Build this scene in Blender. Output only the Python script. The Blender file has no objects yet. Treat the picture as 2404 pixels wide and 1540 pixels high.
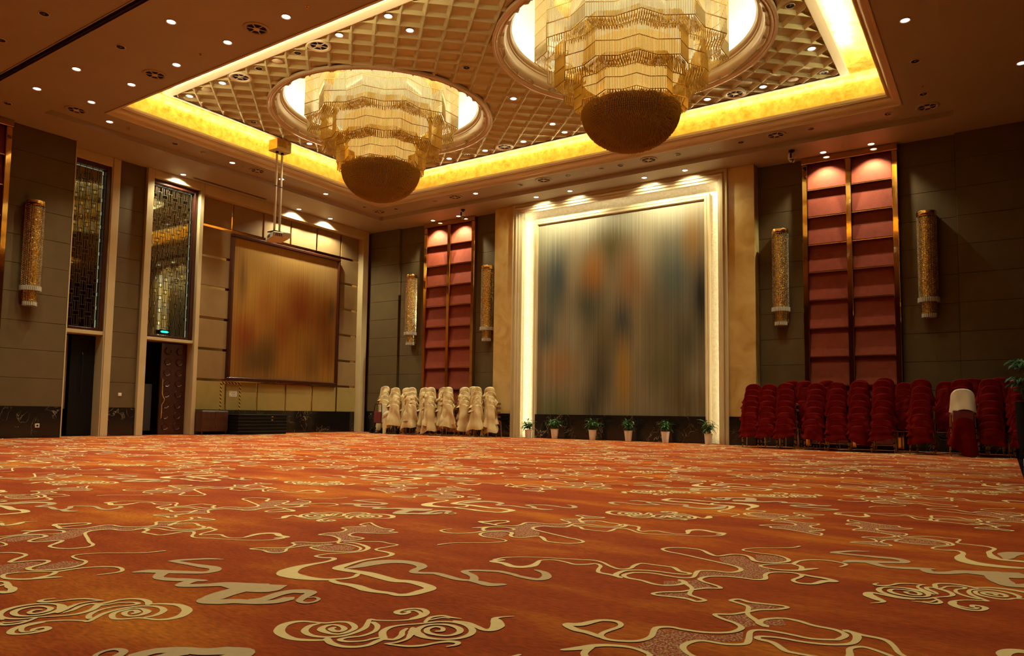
import bpy, bmesh, math, random
from mathutils import Vector, Matrix
random.seed(7)
S = bpy.context.scene
COL = S.collection
PI = math.pi

# ------------------------------------------------------------------ camera
CF, CCX, CCY = 1728.1, 1184.2, 845.3            # focal length and principal point in 2404x1540 pixels
YAW, PIT, ROL = map(math.radians, (34.178, 4.16, 0.816))
CAMZ = 0.694
_f = Vector((-math.sin(YAW)*math.cos(PIT), math.cos(YAW)*math.cos(PIT), math.sin(PIT)))
_r = Vector((math.cos(YAW), math.sin(YAW), 0)); _u = _r.cross(_f)
_c, _s = math.cos(ROL), math.sin(ROL)
_r, _u = _c*_r + _s*_u, -_s*_r + _c*_u
cam = bpy.data.cameras.new('camera'); cam_o = bpy.data.objects.new('camera', cam); COL.objects.link(cam_o)
cam.sensor_fit = 'HORIZONTAL'; cam.sensor_width = 36.0
cam.lens = CF/2404*36.0
cam.shift_x = 0.5 - CCX/2404; cam.shift_y = (CCY-770)/2404
cam.clip_start = 0.05; cam.clip_end = 200
m = Matrix((_r, _u, -_f)).transposed().to_4x4(); m.translation = Vector((0, 0, CAMZ)); cam_o.matrix_world = m
S.camera = cam_o

# ------------------------------------------------------------------ world, exposure
w = bpy.data.worlds.new('world'); S.world = w; w.use_nodes = True
w.node_tree.nodes['Background'].inputs[0].default_value = (1.0, 0.72, 0.45, 1)
w.node_tree.nodes['Background'].inputs[1].default_value = 0.004
S.view_settings.view_transform = 'Standard'; S.view_settings.look = 'None'
S.view_settings.exposure = 0.0; S.view_settings.gamma = 1.0; S.view_settings.use_curve_mapping = False
cy = S.cycles
cy.max_bounces = 5; cy.diffuse_bounces = 3; cy.glossy_bounces = 3; cy.transmission_bounces = 2; cy.transparent_max_bounces = 6
cy.adaptive_threshold = 0.06; cy.sample_clamp_indirect = 6.0; cy.sample_clamp_direct = 0.0
cy.caustics_reflective = False; cy.caustics_refractive = False

# light levels (cd-like units, tuned to the photograph)
L_DOWN = 215.0      # watts per lit downlight spot
L_COVE = 420.0      # tray cove strip emission
L_DOME = 30.0      # chandelier dome ring strip emission
L_BULB = 1.2      # chandelier bulbs
L_MURAL = 17.0     # strip beside the mural
L_WASH = 420.0     # wall washers over the red panels
DOWN_COL = (0.98, 0.95, 0.68)
WARM = (1.0, 0.84, 0.46)

# ------------------------------------------------------------------ helpers
def lin(r, g, b):
    o = []
    for v in (r, g, b):
        v /= 255.0
        o.append(v/12.92 if v <= 0.04045 else ((v+0.055)/1.055)**2.4)
    return tuple(o)

def new_mat(name):
    m = bpy.data.materials.new(name); m.use_nodes = True
    nt = m.node_tree; b = nt.nodes['Principled BSDF']
    return m, nt, b

def mat(name, col, rough=0.6, metal=0.0, spec=0.5, noise=None, bump=None, emit=None, coat=0.0, col2=None, stretch=(1, 1, 1), alpha=None, trans=None):
    """plain procedural material; noise=(scale, amount) mottles towards col2 (default darker), bump=(scale, strength)"""
    m, nt, b = new_mat(name)
    N, LK = nt.nodes, nt.links
    b.inputs['Base Color'].default_value = (*col, 1)
    b.inputs['Roughness'].default_value = rough; b.inputs['Metallic'].default_value = metal
    b.inputs['Specular IOR Level'].default_value = spec; b.inputs['Coat Weight'].default_value = coat
    if alpha is not None: b.inputs['Alpha'].default_value = alpha
    if trans is not None: b.inputs['Transmission Weight'].default_value = trans
    if emit: b.inputs['Emission Color'].default_value = (*emit[:3], 1); b.inputs['Emission Strength'].default_value = emit[3]
    if noise or bump:
        tc = N.new('ShaderNodeTexCoord'); mp = N.new('ShaderNodeMapping'); mp.inputs['Scale'].default_value = stretch
        LK.new(tc.outputs['Object'], mp.inputs[0])
    if noise:
        n = N.new('ShaderNodeTexNoise'); n.inputs['Scale'].default_value = noise[0]; n.inputs['Detail'].default_value = 5
        LK.new(mp.outputs[0], n.inputs['Vector'])
        mx = N.new('ShaderNodeMixRGB'); c2 = col2 or tuple(v*0.55 for v in col)
        mx.inputs[1].default_value = (*col, 1); mx.inputs[2].default_value = (*c2, 1)
        rp = N.new('ShaderNodeMapRange'); rp.inputs[1].default_value = 0.35; rp.inputs[2].default_value = 0.7; rp.inputs[4].default_value = noise[1]
        LK.new(n.outputs[0], rp.inputs[0]); LK.new(rp.outputs[0], mx.inputs[0]); LK.new(mx.outputs[0], b.inputs['Base Color'])
    if bump:
        n2 = N.new('ShaderNodeTexNoise'); n2.inputs['Scale'].default_value = bump[0]; n2.inputs['Detail'].default_value = 3
        LK.new(mp.outputs[0], n2.inputs['Vector'])
        bp = N.new('ShaderNodeBump'); bp.inputs['Strength'].default_value = bump[1]; bp.inputs['Distance'].default_value = 0.02
        LK.new(n2.outputs[0], bp.inputs['Height']); LK.new(bp.outputs[0], b.inputs['Normal'])
    return m

def emat(name, col, st):
    m = bpy.data.materials.new(name); m.use_nodes = True; nt = m.node_tree
    nt.nodes.remove(nt.nodes['Principled BSDF']); e = nt.nodes.new('ShaderNodeEmission')
    e.inputs[0].default_value = (*col, 1); e.inputs[1].default_value = st
    nt.links.new(e.outputs[0], nt.nodes['Material Output'].inputs[0])
    return m

class MB:
    """collects geometry; build() links it as one mesh object"""
    def __init__(s): s.v = []; s.f = []; s.sm = False
    def add(s, vs, fs):
        o = len(s.v); s.v += [tuple(p) for p in vs]; s.f += [tuple(i+o for i in q) for q in fs]; return s
    def box(s, x0, x1, y0, y1, z0, z1):
        return s.add([(x0,y0,z0),(x1,y0,z0),(x1,y1,z0),(x0,y1,z0),(x0,y0,z1),(x1,y0,z1),(x1,y1,z1),(x0,y1,z1)],
                     [(0,3,2,1),(4,5,6,7),(0,1,5,4),(1,2,6,5),(2,3,7,6),(3,0,4,7)])
    def bbox(s, x0, x1, y0, y1, z0, z1, b):
        """box with chamfered vertical and horizontal edges"""
        xs, ys, zs = (x0, x1), (y0, y1), (z0, z1); vs = []; idx = {}
        for i in (0,1):
            for j in (0,1):
                for k in (0,1):
                    sx, sy, sz = (b, -b)[i], (b, -b)[j], (b, -b)[k]
                    idx[i,j,k] = len(vs)
                    vs += [(xs[i], ys[j]+sy, zs[k]+sz), (xs[i]+sx, ys[j], zs[k]+sz), (xs[i]+sx, ys[j]+sy, zs[k])]
        I = lambda i,j,k,a: idx[i,j,k]+a
        fs = []
        for i in (0,1): q = [I(i,0,0,0),I(i,1,0,0),I(i,1,1,0),I(i,0,1,0)]; fs.append(q if i else q[::-1])
        for j in (0,1): q = [I(0,j,0,1),I(0,j,1,1),I(1,j,1,1),I(1,j,0,1)]; fs.append(q if j else q[::-1])
        for k in (0,1): q = [I(0,0,k,2),I(1,0,k,2),I(1,1,k,2),I(0,1,k,2)]; fs.append(q if k else q[::-1])
        for i in (0,1):
            for j in (0,1): q = [I(i,j,0,0),I(i,j,1,0),I(i,j,1,1),I(i,j,0,1)]; fs.append(q if i==j else q[::-1])
        for i in (0,1):
            for k in (0,1): q = [I(i,0,k,0),I(i,0,k,2),I(i,1,k,2),I(i,1,k,0)]; fs.append(q if i==k else q[::-1])
        for j in (0,1):
            for k in (0,1): q = [I(0,j,k,1),I(1,j,k,1),I(1,j,k,2),I(0,j,k,2)]; fs.append(q if j!=k else q[::-1])
        for i in (0,1):
            for j in (0,1):
                for k in (0,1):
                    t = [I(i,j,k,0),I(i,j,k,1),I(i,j,k,2)]; fs.append(t if (i+j+k)%2 else t[::-1])
        return s.add(vs, fs)
    def lathe(s, prof, n=24, c=(0,0,0), a0=0.0, a1=2*PI, cap=False):
        full = abs(a1-a0-2*PI) < 1e-6; k = n if full else n+1; vs = []; fs = []
        for (r, z) in prof:
            for i in range(k):
                a = a0+(a1-a0)*i/n; vs.append((c[0]+r*math.cos(a), c[1]+r*math.sin(a), c[2]+z))
        for j in range(len(prof)-1):
            for i in range(n):
                i2 = (i+1)%k
                fs.append((j*k+i, j*k+i2, (j+1)*k+i2, (j+1)*k+i))
        if cap and full:
            fs.append(tuple(range(k))[::-1]); fs.append(tuple((len(prof)-1)*k+i for i in range(k)))
        return s.add(vs, fs)
    def cyl(s, c, r, z0, z1, n=16, r2=None):
        return s.lathe([(r, z0), (r if r2 is None else r2, z1)], n, c, cap=True)
    def tube(s, pts, r, n=8, cap=True):
        pts = [Vector(p) for p in pts]; vs = []; fs = []; k = len(pts)
        rr = r if isinstance(r, (list, tuple)) else [r]*k
        prev = None
        for i, p in enumerate(pts):
            t = (pts[min(i+1,k-1)]-pts[max(i-1,0)]).normalized()
            a = Vector((0,0,1)) if abs(t.z) < 0.9 else Vector((0,1,0))
            if prev is not None: a = prev
            x = (a - t*a.dot(t)).normalized(); y = t.cross(x); prev = x
            for j in range(n):
                g = 2*PI*j/n; vs.append(p + (x*math.cos(g)+y*math.sin(g))*rr[i])
        for i in range(k-1):
            for j in range(n):
                j2 = (j+1)%n; fs.append((i*n+j, i*n+j2, (i+1)*n+j2, (i+1)*n+j))
        if cap: fs.append(tuple(range(n))[::-1]); fs.append(tuple((k-1)*n+j for j in range(n)))
        return s.add(vs, fs)
    def prism(s, poly, z0, z1):
        n = len(poly)
        return s.add([(x,y,z0) for x,y in poly]+[(x,y,z1) for x,y in poly],
                     [tuple(range(n))[::-1], tuple(range(n,2*n))]+[(i,(i+1)%n,n+(i+1)%n,n+i) for i in range(n)])
    def rectsweep(s, x0, x1, y0, y1, prof):
        """profile [(inset, z)] swept round a rectangle with mitred corners"""
        vs = []; fs = []
        for (e, z) in prof: vs += [(x0+e,y0+e,z),(x1-e,y0+e,z),(x1-e,y1-e,z),(x0+e,y1-e,z)]
        for j in range(len(prof)-1):
            for i in range(4): fs.append((j*4+i, j*4+(i+1)%4, (j+1)*4+(i+1)%4, (j+1)*4+i))
        return s.add(vs, fs)
    def xform(s, M, start=0):
        for i in range(start, len(s.v)): s.v[i] = tuple(M @ Vector(s.v[i]))
        return s
    def mesh(s, name, m, smooth=False):
        me = bpy.data.meshes.new(name); me.from_pydata(s.v, [], s.f); me.update()
        bm = bmesh.new(); bm.from_mesh(me); bmesh.ops.recalc_face_normals(bm, faces=bm.faces[:]); bm.to_mesh(me); bm.free()
        if m is not None: me.materials.append(m)
        if smooth:
            me.polygons.foreach_set('use_smooth', [True]*len(me.polygons))
            try: me.set_sharp_from_angle(angle=math.radians(40 if smooth is True else smooth))
            except Exception: pass
        return me
    def build(s, name, m, parent=None, smooth=False, loc=None, **kw):
        return link(name, s.mesh(name, m, smooth), parent, loc, **kw)

def link(name, me, parent=None, loc=None, rot=None, label=None, cat=None, group=None, kind=None, scale=None):
    o = bpy.data.objects.new(name, me); COL.objects.link(o)
    if parent is not None: o.parent = parent
    if loc is not None: o.location = loc
    if rot is not None: o.rotation_euler = rot
    if scale is not None: o.scale = scale
    return tag(o, label, cat, group, kind)

def tag(o, label=None, cat=None, group=None, kind=None):
    if label: o['label'] = label
    if cat: o['category'] = cat
    if group: o['group'] = group
    if kind: o['kind'] = kind
    return o

def thing(name, label, cat, loc=(0,0,0), rot=None, group=None):
    return link(name, None, None, loc, rot, label, cat, group)

def px(x, y, ax, val):
    """photo pixel -> point on an axis plane, used to work out where things stand"""
    d = _f + _r*((x-CCX)/CF) - _u*((y-CCY)/CF); i = 'xyz'.index(ax)
    o = Vector((0, 0, CAMZ)); return o + d*((val-o[i])/d[i])

ORD = ['first','second','third','fourth','fifth','sixth','seventh','eighth','ninth','tenth','eleventh','twelfth','thirteenth','fourteenth','fifteenth','sixteenth']

def spot(parent, loc, target, watts, ang, blend=0.5, col=DOWN_COL, size=0.04):
    l = bpy.data.lights.new('spot_lamp', 'SPOT'); l.energy = watts; l.spot_size = math.radians(ang); l.spot_blend = blend
    l.color = col; l.shadow_soft_size = size
    o = bpy.data.objects.new('spot_lamp', l); COL.objects.link(o); o.parent = parent
    d = Vector(target); o.location = loc; o.rotation_euler = d.to_track_quat('-Z', 'Y').to_euler()
    return o
# ------------------------------------------------------------------ materials
M = {}
M['paint'] = mat('ceiling_paint', (0.43, 0.36, 0.265), 0.42, spec=0.3, noise=(0.4, 0.2))
M['mould'] = mat('champagne_moulding', (0.70, 0.55, 0.34), 0.30, metal=0.15, noise=(1.5, 0.25))
M['border'] = mat('cream_border_paint', (0.78, 0.68, 0.48), 0.5)
M['coffer'] = mat('champagne_leaf_coffer', (0.62, 0.56, 0.30), 0.45, metal=0.3, noise=(5, 0.45), col2=(0.42, 0.35, 0.16), bump=(30, 0.15))
M['dome'] = mat('white_dome_paint', (0.9, 0.88, 0.8), 0.7)
M['taupe'] = mat('taupe_wall_fabric', (0.125, 0.081, 0.031), 0.8, spec=0.2, noise=(3, 0.25), bump=(120, 0.1))
M['cream'] = None
M['stagefab'] = mat('sand_wall_fabric', (0.28, 0.170, 0.065), 0.75, spec=0.2, noise=(4, 0.2), bump=(150, 0.1))
M['stageolive'] = mat('olive_wall_fabric', (0.36, 0.26, 0.075), 0.75, spec=0.2, noise=(4, 0.2), bump=(150, 0.1))
M['gold'] = mat('polished_gold_mirror', (0.78, 0.50, 0.16), 0.07, metal=1.0, bump=(2.2, 0.10))
M['goldcap'] = mat('brushed_gold', (0.80, 0.52, 0.15), 0.18, metal=1.0)
M['bronze'] = mat('bronze_mirror', (0.52, 0.34, 0.15), 0.08, metal=1.0, bump=(2.0, 0.08))
M['brass'] = mat('satin_brass_tube', (0.72, 0.50, 0.18), 0.3, metal=1.0)
M['redfab'] = mat('brick_red_fabric', (0.235, 0.044, 0.018), 0.75, spec=0.15, noise=(9, 0.35), col2=(0.15, 0.025, 0.010), bump=(90, 0.2))
M['wood'] = mat('dark_red_wood', (0.052, 0.012, 0.006), 0.25, spec=0.35, noise=(3, 0.5), stretch=(6, 6, 0.6), coat=0.1)
M['wood2'] = mat('brown_wood', (0.085, 0.028, 0.012), 0.4, noise=(4, 0.5), stretch=(1, 1, 8))
M['black'] = mat('matte_black', (0.007, 0.006, 0.005), 0.6, spec=0.12)
M['blackmetal'] = mat('black_steel', (0.02, 0.02, 0.02), 0.35, metal=0.6)
M['white'] = mat('white_plastic', (0.72, 0.70, 0.64), 0.4)
M['offwhite'] = mat('ivory_plastic', (0.66, 0.56, 0.38), 0.45)
M['chrome'] = mat('satin_chrome', (0.6, 0.58, 0.52), 0.2, metal=1.0)
M['void'] = mat('dark_interior', (0.004, 0.003, 0.002), 0.9, spec=0.02)
M['glass_dark'] = mat('dark_tinted_glass', (0.30, 0.27, 0.18), 0.03, metal=1.0)
M['lattice'] = mat('dark_bronze_lattice', (0.16, 0.13, 0.07), 0.3, metal=0.9)
M['crystal'] = mat('crystal_beads', (0.62, 0.45, 0.16), 0.16, metal=0.7)
M['crystalw'] = mat('clear_crystal_beads', (0.80, 0.80, 0.80), 0.08, metal=0.8)
M['clothw'] = mat('cream_slipcover_cloth', (0.62, 0.46, 0.215), 0.7, spec=0.2, noise=(8, 0.2), bump=(60, 0.1))
M['clothr'] = mat('crimson_slipcover_cloth', (0.125, 0.0030, 0.0014), 0.8, spec=0.04, noise=(8, 0.35), bump=(60, 0.1))
M['clothb'] = mat('pale_cream_cloth', (0.72, 0.60, 0.38), 0.55, spec=0.3)
M['maroon'] = mat('maroon_cushion', (0.14, 0.012, 0.010), 0.7)
M['leaf'] = mat('glossy_green_leaf', (0.045, 0.17, 0.035), 0.32, noise=(12, 0.5), col2=(0.022, 0.085, 0.02))
M['leafp'] = mat('palm_frond_green', (0.045, 0.13, 0.05), 0.35, noise=(6, 0.5), col2=(0.02, 0.06, 0.03))
M['petal'] = mat('scarlet_bract', (0.45, 0.012, 0.014), 0.5)
M['pot'] = mat('cream_ceramic_pot', (0.84, 0.80, 0.66), 0.35)
M['soil'] = mat('dark_soil', (0.02, 0.014, 0.01), 0.95)
M['paper'] = mat('white_notice_paper', (0.72, 0.66, 0.5), 0.7)
M['redprint'] = mat('red_print', (0.4, 0.05, 0.03), 0.7)
M['greyprint'] = mat('grey_print', (0.25, 0.22, 0.18), 0.7)
M['lampwhite'] = emat('lit_lamp_white', (1.0, 0.93, 0.82), 9.0)
M['led'] = emat('cove_led', WARM, L_COVE)
M['ledmural'] = emat('mural_led', (1.0, 0.96, 0.80), L_MURAL)
M['leddome'] = emat('dome_led', (1.0, 0.86, 0.55), L_DOME)
M['bulb'] = emat('warm_bulb', (1.0, 0.76, 0.36), L_BULB)
M['bulb2'] = emat('amber_bulb', (1.0, 0.64, 0.20), L_BULB)
M['edgeglow'] = emat('window_edge_led', (0.90, 0.88, 0.52), 0.26)
M['green'] = emat('green_sign_reflection', (0.03, 0.85, 0.55), 1.6)
M['greendot'] = emat('green_pilot_light', (0.02, 1.0, 0.4), 2.0)

def cream_marble():
    m, nt, b = new_mat('cream_marble'); N, LK = nt.nodes, nt.links
    tc = N.new('ShaderNodeTexCoord'); n1 = N.new('ShaderNodeTexNoise'); n1.inputs['Scale'].default_value = 1.3; n1.inputs['Detail'].default_value = 7; n1.inputs['Distortion'].default_value = 1.2
    LK.new(tc.outputs['Object'], n1.inputs['Vector'])
    r = N.new('ShaderNodeValToRGB'); e = r.color_ramp
    e.elements[0].position = 0.30; e.elements[0].color = (0.47, 0.29, 0.075, 1)
    e.elements[1].position = 0.62; e.elements[1].color = (0.66, 0.46, 0.17, 1)
    x = e.elements.new(0.47); x.color = (0.58, 0.38, 0.12, 1)
    LK.new(n1.outputs[0], r.inputs[0]); LK.new(r.outputs[0], b.inputs['Base Color'])
    b.inputs['Roughness'].default_value = 0.16; b.inputs['Specular IOR Level'].default_value = 0.5
    return m
M['cream'] = cream_marble()
M['marble_pale'] = mat('pale_travertine', (0.56, 0.43, 0.22), 0.28, noise=(2.2, 0.35), col2=(0.42, 0.29, 0.12))

def black_marble():
    m, nt, b = new_mat('black_gold_vein_marble'); N, LK = nt.nodes, nt.links
    tc = N.new('ShaderNodeTexCoord'); mp = N.new('ShaderNodeMapping'); mp.inputs['Rotation'].default_value = (0.5, 0.5, 0.3)
    LK.new(tc.outputs['Object'], mp.inputs[0])
    n1 = N.new('ShaderNodeTexNoise'); n1.inputs['Scale'].default_value = 2.2; n1.inputs['Detail'].default_value = 6; n1.inputs['Distortion'].default_value = 2.0
    LK.new(mp.outputs[0], n1.inputs['Vector'])
    a = N.new('ShaderNodeMath'); a.operation = 'SUBTRACT'; a.inputs[1].default_value = 0.5; LK.new(n1.outputs[0], a.inputs[0])
    ab = N.new('ShaderNodeMath'); ab.operation = 'ABSOLUTE'; LK.new(a.outputs[0], ab.inputs[0])
    mr = N.new('ShaderNodeMapRange'); mr.inputs[1].default_value = 0.0; mr.inputs[2].default_value = 0.012; mr.inputs[3].default_value = 1; mr.inputs[4].default_value = 0
    LK.new(ab.outputs[0], mr.inputs[0])
    n2 = N.new('ShaderNodeTexNoise'); n2.inputs['Scale'].default_value = 1.4; n2.inputs['Detail'].default_value = 2; LK.new(mp.outputs[0], n2.inputs['Vector'])
    m2 = N.new('ShaderNodeMapRange'); m2.inputs[1].default_value = 0.5; m2.inputs[2].default_value = 0.68; LK.new(n2.outputs[0], m2.inputs[0])
    mu = N.new('ShaderNodeMath'); mu.operation = 'MULTIPLY'; LK.new(mr.outputs[0], mu.inputs[0]); LK.new(m2.outputs[0], mu.inputs[1])
    mx = N.new('ShaderNodeMixRGB'); mx.inputs[1].default_value = (0.010, 0.008, 0.006, 1); mx.inputs[2].default_value = (0.38, 0.29, 0.17, 1)
    LK.new(mu.outputs[0], mx.inputs[0]); LK.new(mx.outputs[0], b.inputs['Base Color'])
    b.inputs['Roughness'].default_value = 0.14
    return m
M['bmarble'] = black_marble()

def gold_leaf():
    m, nt, b = new_mat('gold_leaf_cove'); N, LK = nt.nodes, nt.links
    tc = N.new('ShaderNodeTexCoord'); n = N.new('ShaderNodeTexNoise'); n.inputs['Scale'].default_value = 6; n.inputs['Detail'].default_value = 8; n.inputs['Roughness'].default_value = 0.7
    LK.new(tc.outputs['Object'], n.inputs['Vector'])
    r = N.new('ShaderNodeValToRGB'); e = r.color_ramp
    e.elements[0].position = 0.35; e.elements[0].color = (0.50, 0.27, 0.03, 1); e.elements[1].position = 0.65; e.elements[1].color = (0.88, 0.64, 0.17, 1)
    LK.new(n.outputs[0], r.inputs[0]); LK.new(r.outputs[0], b.inputs['Base Color'])
    b.inputs['Metallic'].default_value = 0.85; b.inputs['Roughness'].default_value = 0.42
    bp = N.new('ShaderNodeBump'); bp.inputs['Strength'].default_value = 0.15; bp.inputs['Distance'].default_value = 0.02
    LK.new(n.outputs[0], bp.inputs['Height']); LK.new(bp.outputs[0], b.inputs['Normal'])
    return m
M['leafgold'] = gold_leaf()

def blob_art(name, base, blobs, x0, x1, z0, z1, axis, rough=0.5):
    """soft colour fields smeared into fine vertical threads; u across, v down, 0..1"""
    m, nt, b = new_mat(name); N, LK = nt.nodes, nt.links
    tc = N.new('ShaderNodeTexCoord'); sx = N.new('ShaderNodeSeparateXYZ'); LK.new(tc.outputs['Object'], sx.inputs[0])
    def rng(sock, a, c):
        r = N.new('ShaderNodeMapRange'); r.clamp = False; r.inputs[1].default_value = a; r.inputs[2].default_value = c; LK.new(sock, r.inputs[0]); return r.outputs[0]
    u = rng(sx.outputs[axis], x0, x1); v = rng(sx.outputs[2], z1, z0)
    cb = N.new('ShaderNodeCombineXYZ'); LK.new(u, cb.inputs[0]); LK.new(v, cb.inputs[1])
    # vertical threads shift where the fields are sampled
    mp = N.new('ShaderNodeMapping'); mp.inputs['Scale'].default_value = (90, 0.6, 1); LK.new(cb.outputs[0], mp.inputs[0])
    n = N.new('ShaderNodeTexNoise'); n.inputs['Scale'].default_value = 1.0; n.inputs['Detail'].default_value = 3; LK.new(mp.outputs[0], n.inputs['Vector'])
    sh = N.new('ShaderNodeMath'); sh.operation = 'MULTIPLY_ADD'; sh.inputs[1].default_value = 0.16; sh.inputs[2].default_value = -0.08; LK.new(n.outputs[0], sh.inputs[0])
    cb2 = N.new('ShaderNodeCombineXYZ'); LK.new(sh.outputs[0], cb2.inputs[1])
    ad = N.new('ShaderNodeVectorMath'); LK.new(cb.outputs[0], ad.inputs[0]); LK.new(cb2.outputs[0], ad.inputs[1])
    cur = None
    for (bu, bv, ru, rv, col, st) in blobs:
        su = N.new('ShaderNodeVectorMath'); su.operation = 'SUBTRACT'; su.inputs[1].default_value = (bu, bv, 0); LK.new(ad.outputs[0], su.inputs[0])
        sc = N.new('ShaderNodeVectorMath'); sc.operation = 'MULTIPLY'; sc.inputs[1].default_value = (1/ru, 1/rv, 0); LK.new(su.outputs[0], sc.inputs[0])
        le = N.new('ShaderNodeVectorMath'); le.operation = 'LENGTH'; LK.new(sc.outputs[0], le.inputs[0])
        mr = N.new('ShaderNodeMapRange'); mr.interpolation_type = 'SMOOTHSTEP'; mr.inputs[1].default_value = 0; mr.inputs[2].default_value = 1; mr.inputs[3].default_value = st; mr.inputs[4].default_value = 0
        LK.new(le.outputs['Value'], mr.inputs[0])
        mx = N.new('ShaderNodeMixRGB'); mx.inputs[2].default_value = (*col, 1)
        if cur is None: mx.inputs[1].default_value = (*base, 1)
        else: LK.new(cur, mx.inputs[1])
        LK.new(mr.outputs[0], mx.inputs[0]); cur = mx.outputs[0]
    n2 = N.new('ShaderNodeTexNoise'); n2.inputs['Scale'].default_value = 1.0; n2.inputs['Detail'].default_value = 2
    mp2 = N.new('ShaderNodeMapping'); mp2.inputs['Scale'].default_value = (160, 0.25, 1); LK.new(cb.outputs[0], mp2.inputs[0]); LK.new(mp2.outputs[0], n2.inputs['Vector'])
    mr2 = N.new('ShaderNodeMapRange'); mr2.inputs[1].default_value = 0.3; mr2.inputs[2].default_value = 0.7; mr2.inputs[3].default_value = 0.8; mr2.inputs[4].default_value = 1.18; LK.new(n2.outputs[0], mr2.inputs[0])
    mu = N.new('ShaderNodeMixRGB'); mu.blend_type = 'MULTIPLY'; mu.inputs[0].default_value = 1; LK.new(cur, mu.inputs[1]); LK.new(mr2.outputs[0], mu.inputs[2])
    LK.new(mu.outputs[0], b.inputs['Base Color']); b.inputs['Roughness'].default_value = rough; b.inputs['Specular IOR Level'].default_value = 0.2
    return m

def tape_mat():
    m, nt, b = new_mat('black_yellow_hazard_tape'); N, LK = nt.nodes, nt.links
    tc = N.new('ShaderNodeTexCoord'); sx = N.new('ShaderNodeSeparateXYZ'); LK.new(tc.outputs['Object'], sx.inputs[0])
    a = N.new('ShaderNodeMath'); a.operation = 'ADD'; LK.new(sx.outputs[1], a.inputs[0]); LK.new(sx.outputs[2], a.inputs[1])
    d = N.new('ShaderNodeMath'); d.operation = 'MULTIPLY'; d.inputs[1].default_value = 9.5; LK.new(a.outputs[0], d.inputs[0])
    fr = N.new('ShaderNodeMath'); fr.operation = 'FRACT'; LK.new(d.outputs[0], fr.inputs[0])
    g = N.new('ShaderNodeMath'); g.operation = 'GREATER_THAN'; g.inputs[1].default_value = 0.5; LK.new(fr.outputs[0], g.inputs[0])
    mx = N.new('ShaderNodeMixRGB'); mx.inputs[1].default_value = (0.01, 0.01, 0.01, 1); mx.inputs[2].default_value = (0.75, 0.42, 0.02, 1)
    LK.new(g.outputs[0], mx.inputs[0]); LK.new(mx.outputs[0], b.inputs['Base Color']); b.inputs['Roughness'].default_value = 0.35
    return m
M['tape'] = tape_mat()

def carpet():
    m, nt, b = new_mat('red_orange_carpet'); N, LK = nt.nodes, nt.links
    tc = N.new('ShaderNodeTexCoord'); mp = N.new('ShaderNodeMapping'); mp.inputs['Scale'].default_value = (0.55, 1.5, 1); mp.inputs['Rotation'].default_value = (0, 0, 0.35)
    LK.new(tc.outputs['Object'], mp.inputs[0])
    n = N.new('ShaderNodeTexNoise'); n.inputs['Scale'].default_value = 1.15; n.inputs['Detail'].default_value = 6; n.inputs['Roughness'].default_value = 0.62; LK.new(mp.outputs[0], n.inputs['Vector'])
    r = N.new('ShaderNodeValToRGB'); e = r.color_ramp
    e.elements[0].position = 0.30; e.elements[0].color = (0.235, 0.026, 0.003, 1); e.elements[1].position = 0.72; e.elements[1].color = (0.60, 0.17, 0.010, 1)
    x = e.elements.new(0.50); x.color = (0.36, 0.055, 0.004, 1)
    LK.new(n.outputs[0], r.inputs[0])
    n2 = N.new('ShaderNodeTexNoise'); n2.inputs['Scale'].default_value = 55; n2.inputs['Detail'].default_value = 4
    mp2 = N.new('ShaderNodeMapping'); mp2.inputs['Scale'].default_value = (0.5, 1.6, 1); mp2.inputs['Rotation'].default_value = (0, 0, 0.5); LK.new(tc.outputs['Object'], mp2.inputs[0]); LK.new(mp2.outputs[0], n2.inputs['Vector'])
    mr = N.new('ShaderNodeMapRange'); mr.inputs[1].default_value = 0.3; mr.inputs[2].default_value = 0.7; mr.inputs[3].default_value = 0.72; mr.inputs[4].default_value = 1.25; LK.new(n2.outputs[0], mr.inputs[0])
    mu = N.new('ShaderNodeMixRGB'); mu.blend_type = 'MULTIPLY'; mu.inputs[0].default_value = 1; LK.new(r.outputs[0], mu.inputs[1]); LK.new(mr.outputs[0], mu.inputs[2])
    LK.new(mu.outputs[0], b.inputs['Base Color']); b.inputs['Roughness'].default_value = 0.85; b.inputs['Specular IOR Level'].default_value = 0.15
    b.inputs['Sheen Weight'].default_value = 0.0
    bp = N.new('ShaderNodeBump'); bp.inputs['Strength'].default_value = 0.25; bp.inputs['Distance'].default_value = 0.004
    n3 = N.new('ShaderNodeTexNoise'); n3.inputs['Scale'].default_value = 260; LK.new(tc.outputs['Object'], n3.inputs['Vector'])
    LK.new(n3.outputs[0], bp.inputs['Height']); LK.new(bp.outputs[0], b.inputs['Normal'])
    return m
M['carpet'] = carpet()
M['pilecream'] = mat('cream_carpet_pile', (0.84, 0.60, 0.26), 0.9, spec=0.1, noise=(40, 0.3), col2=(0.68, 0.44, 0.16))
M['pilegrey'] = mat('fawn_carpet_pile', (0.60, 0.40, 0.20), 0.9, spec=0.1, noise=(40, 0.35), col2=(0.48, 0.30, 0.13))
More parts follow.
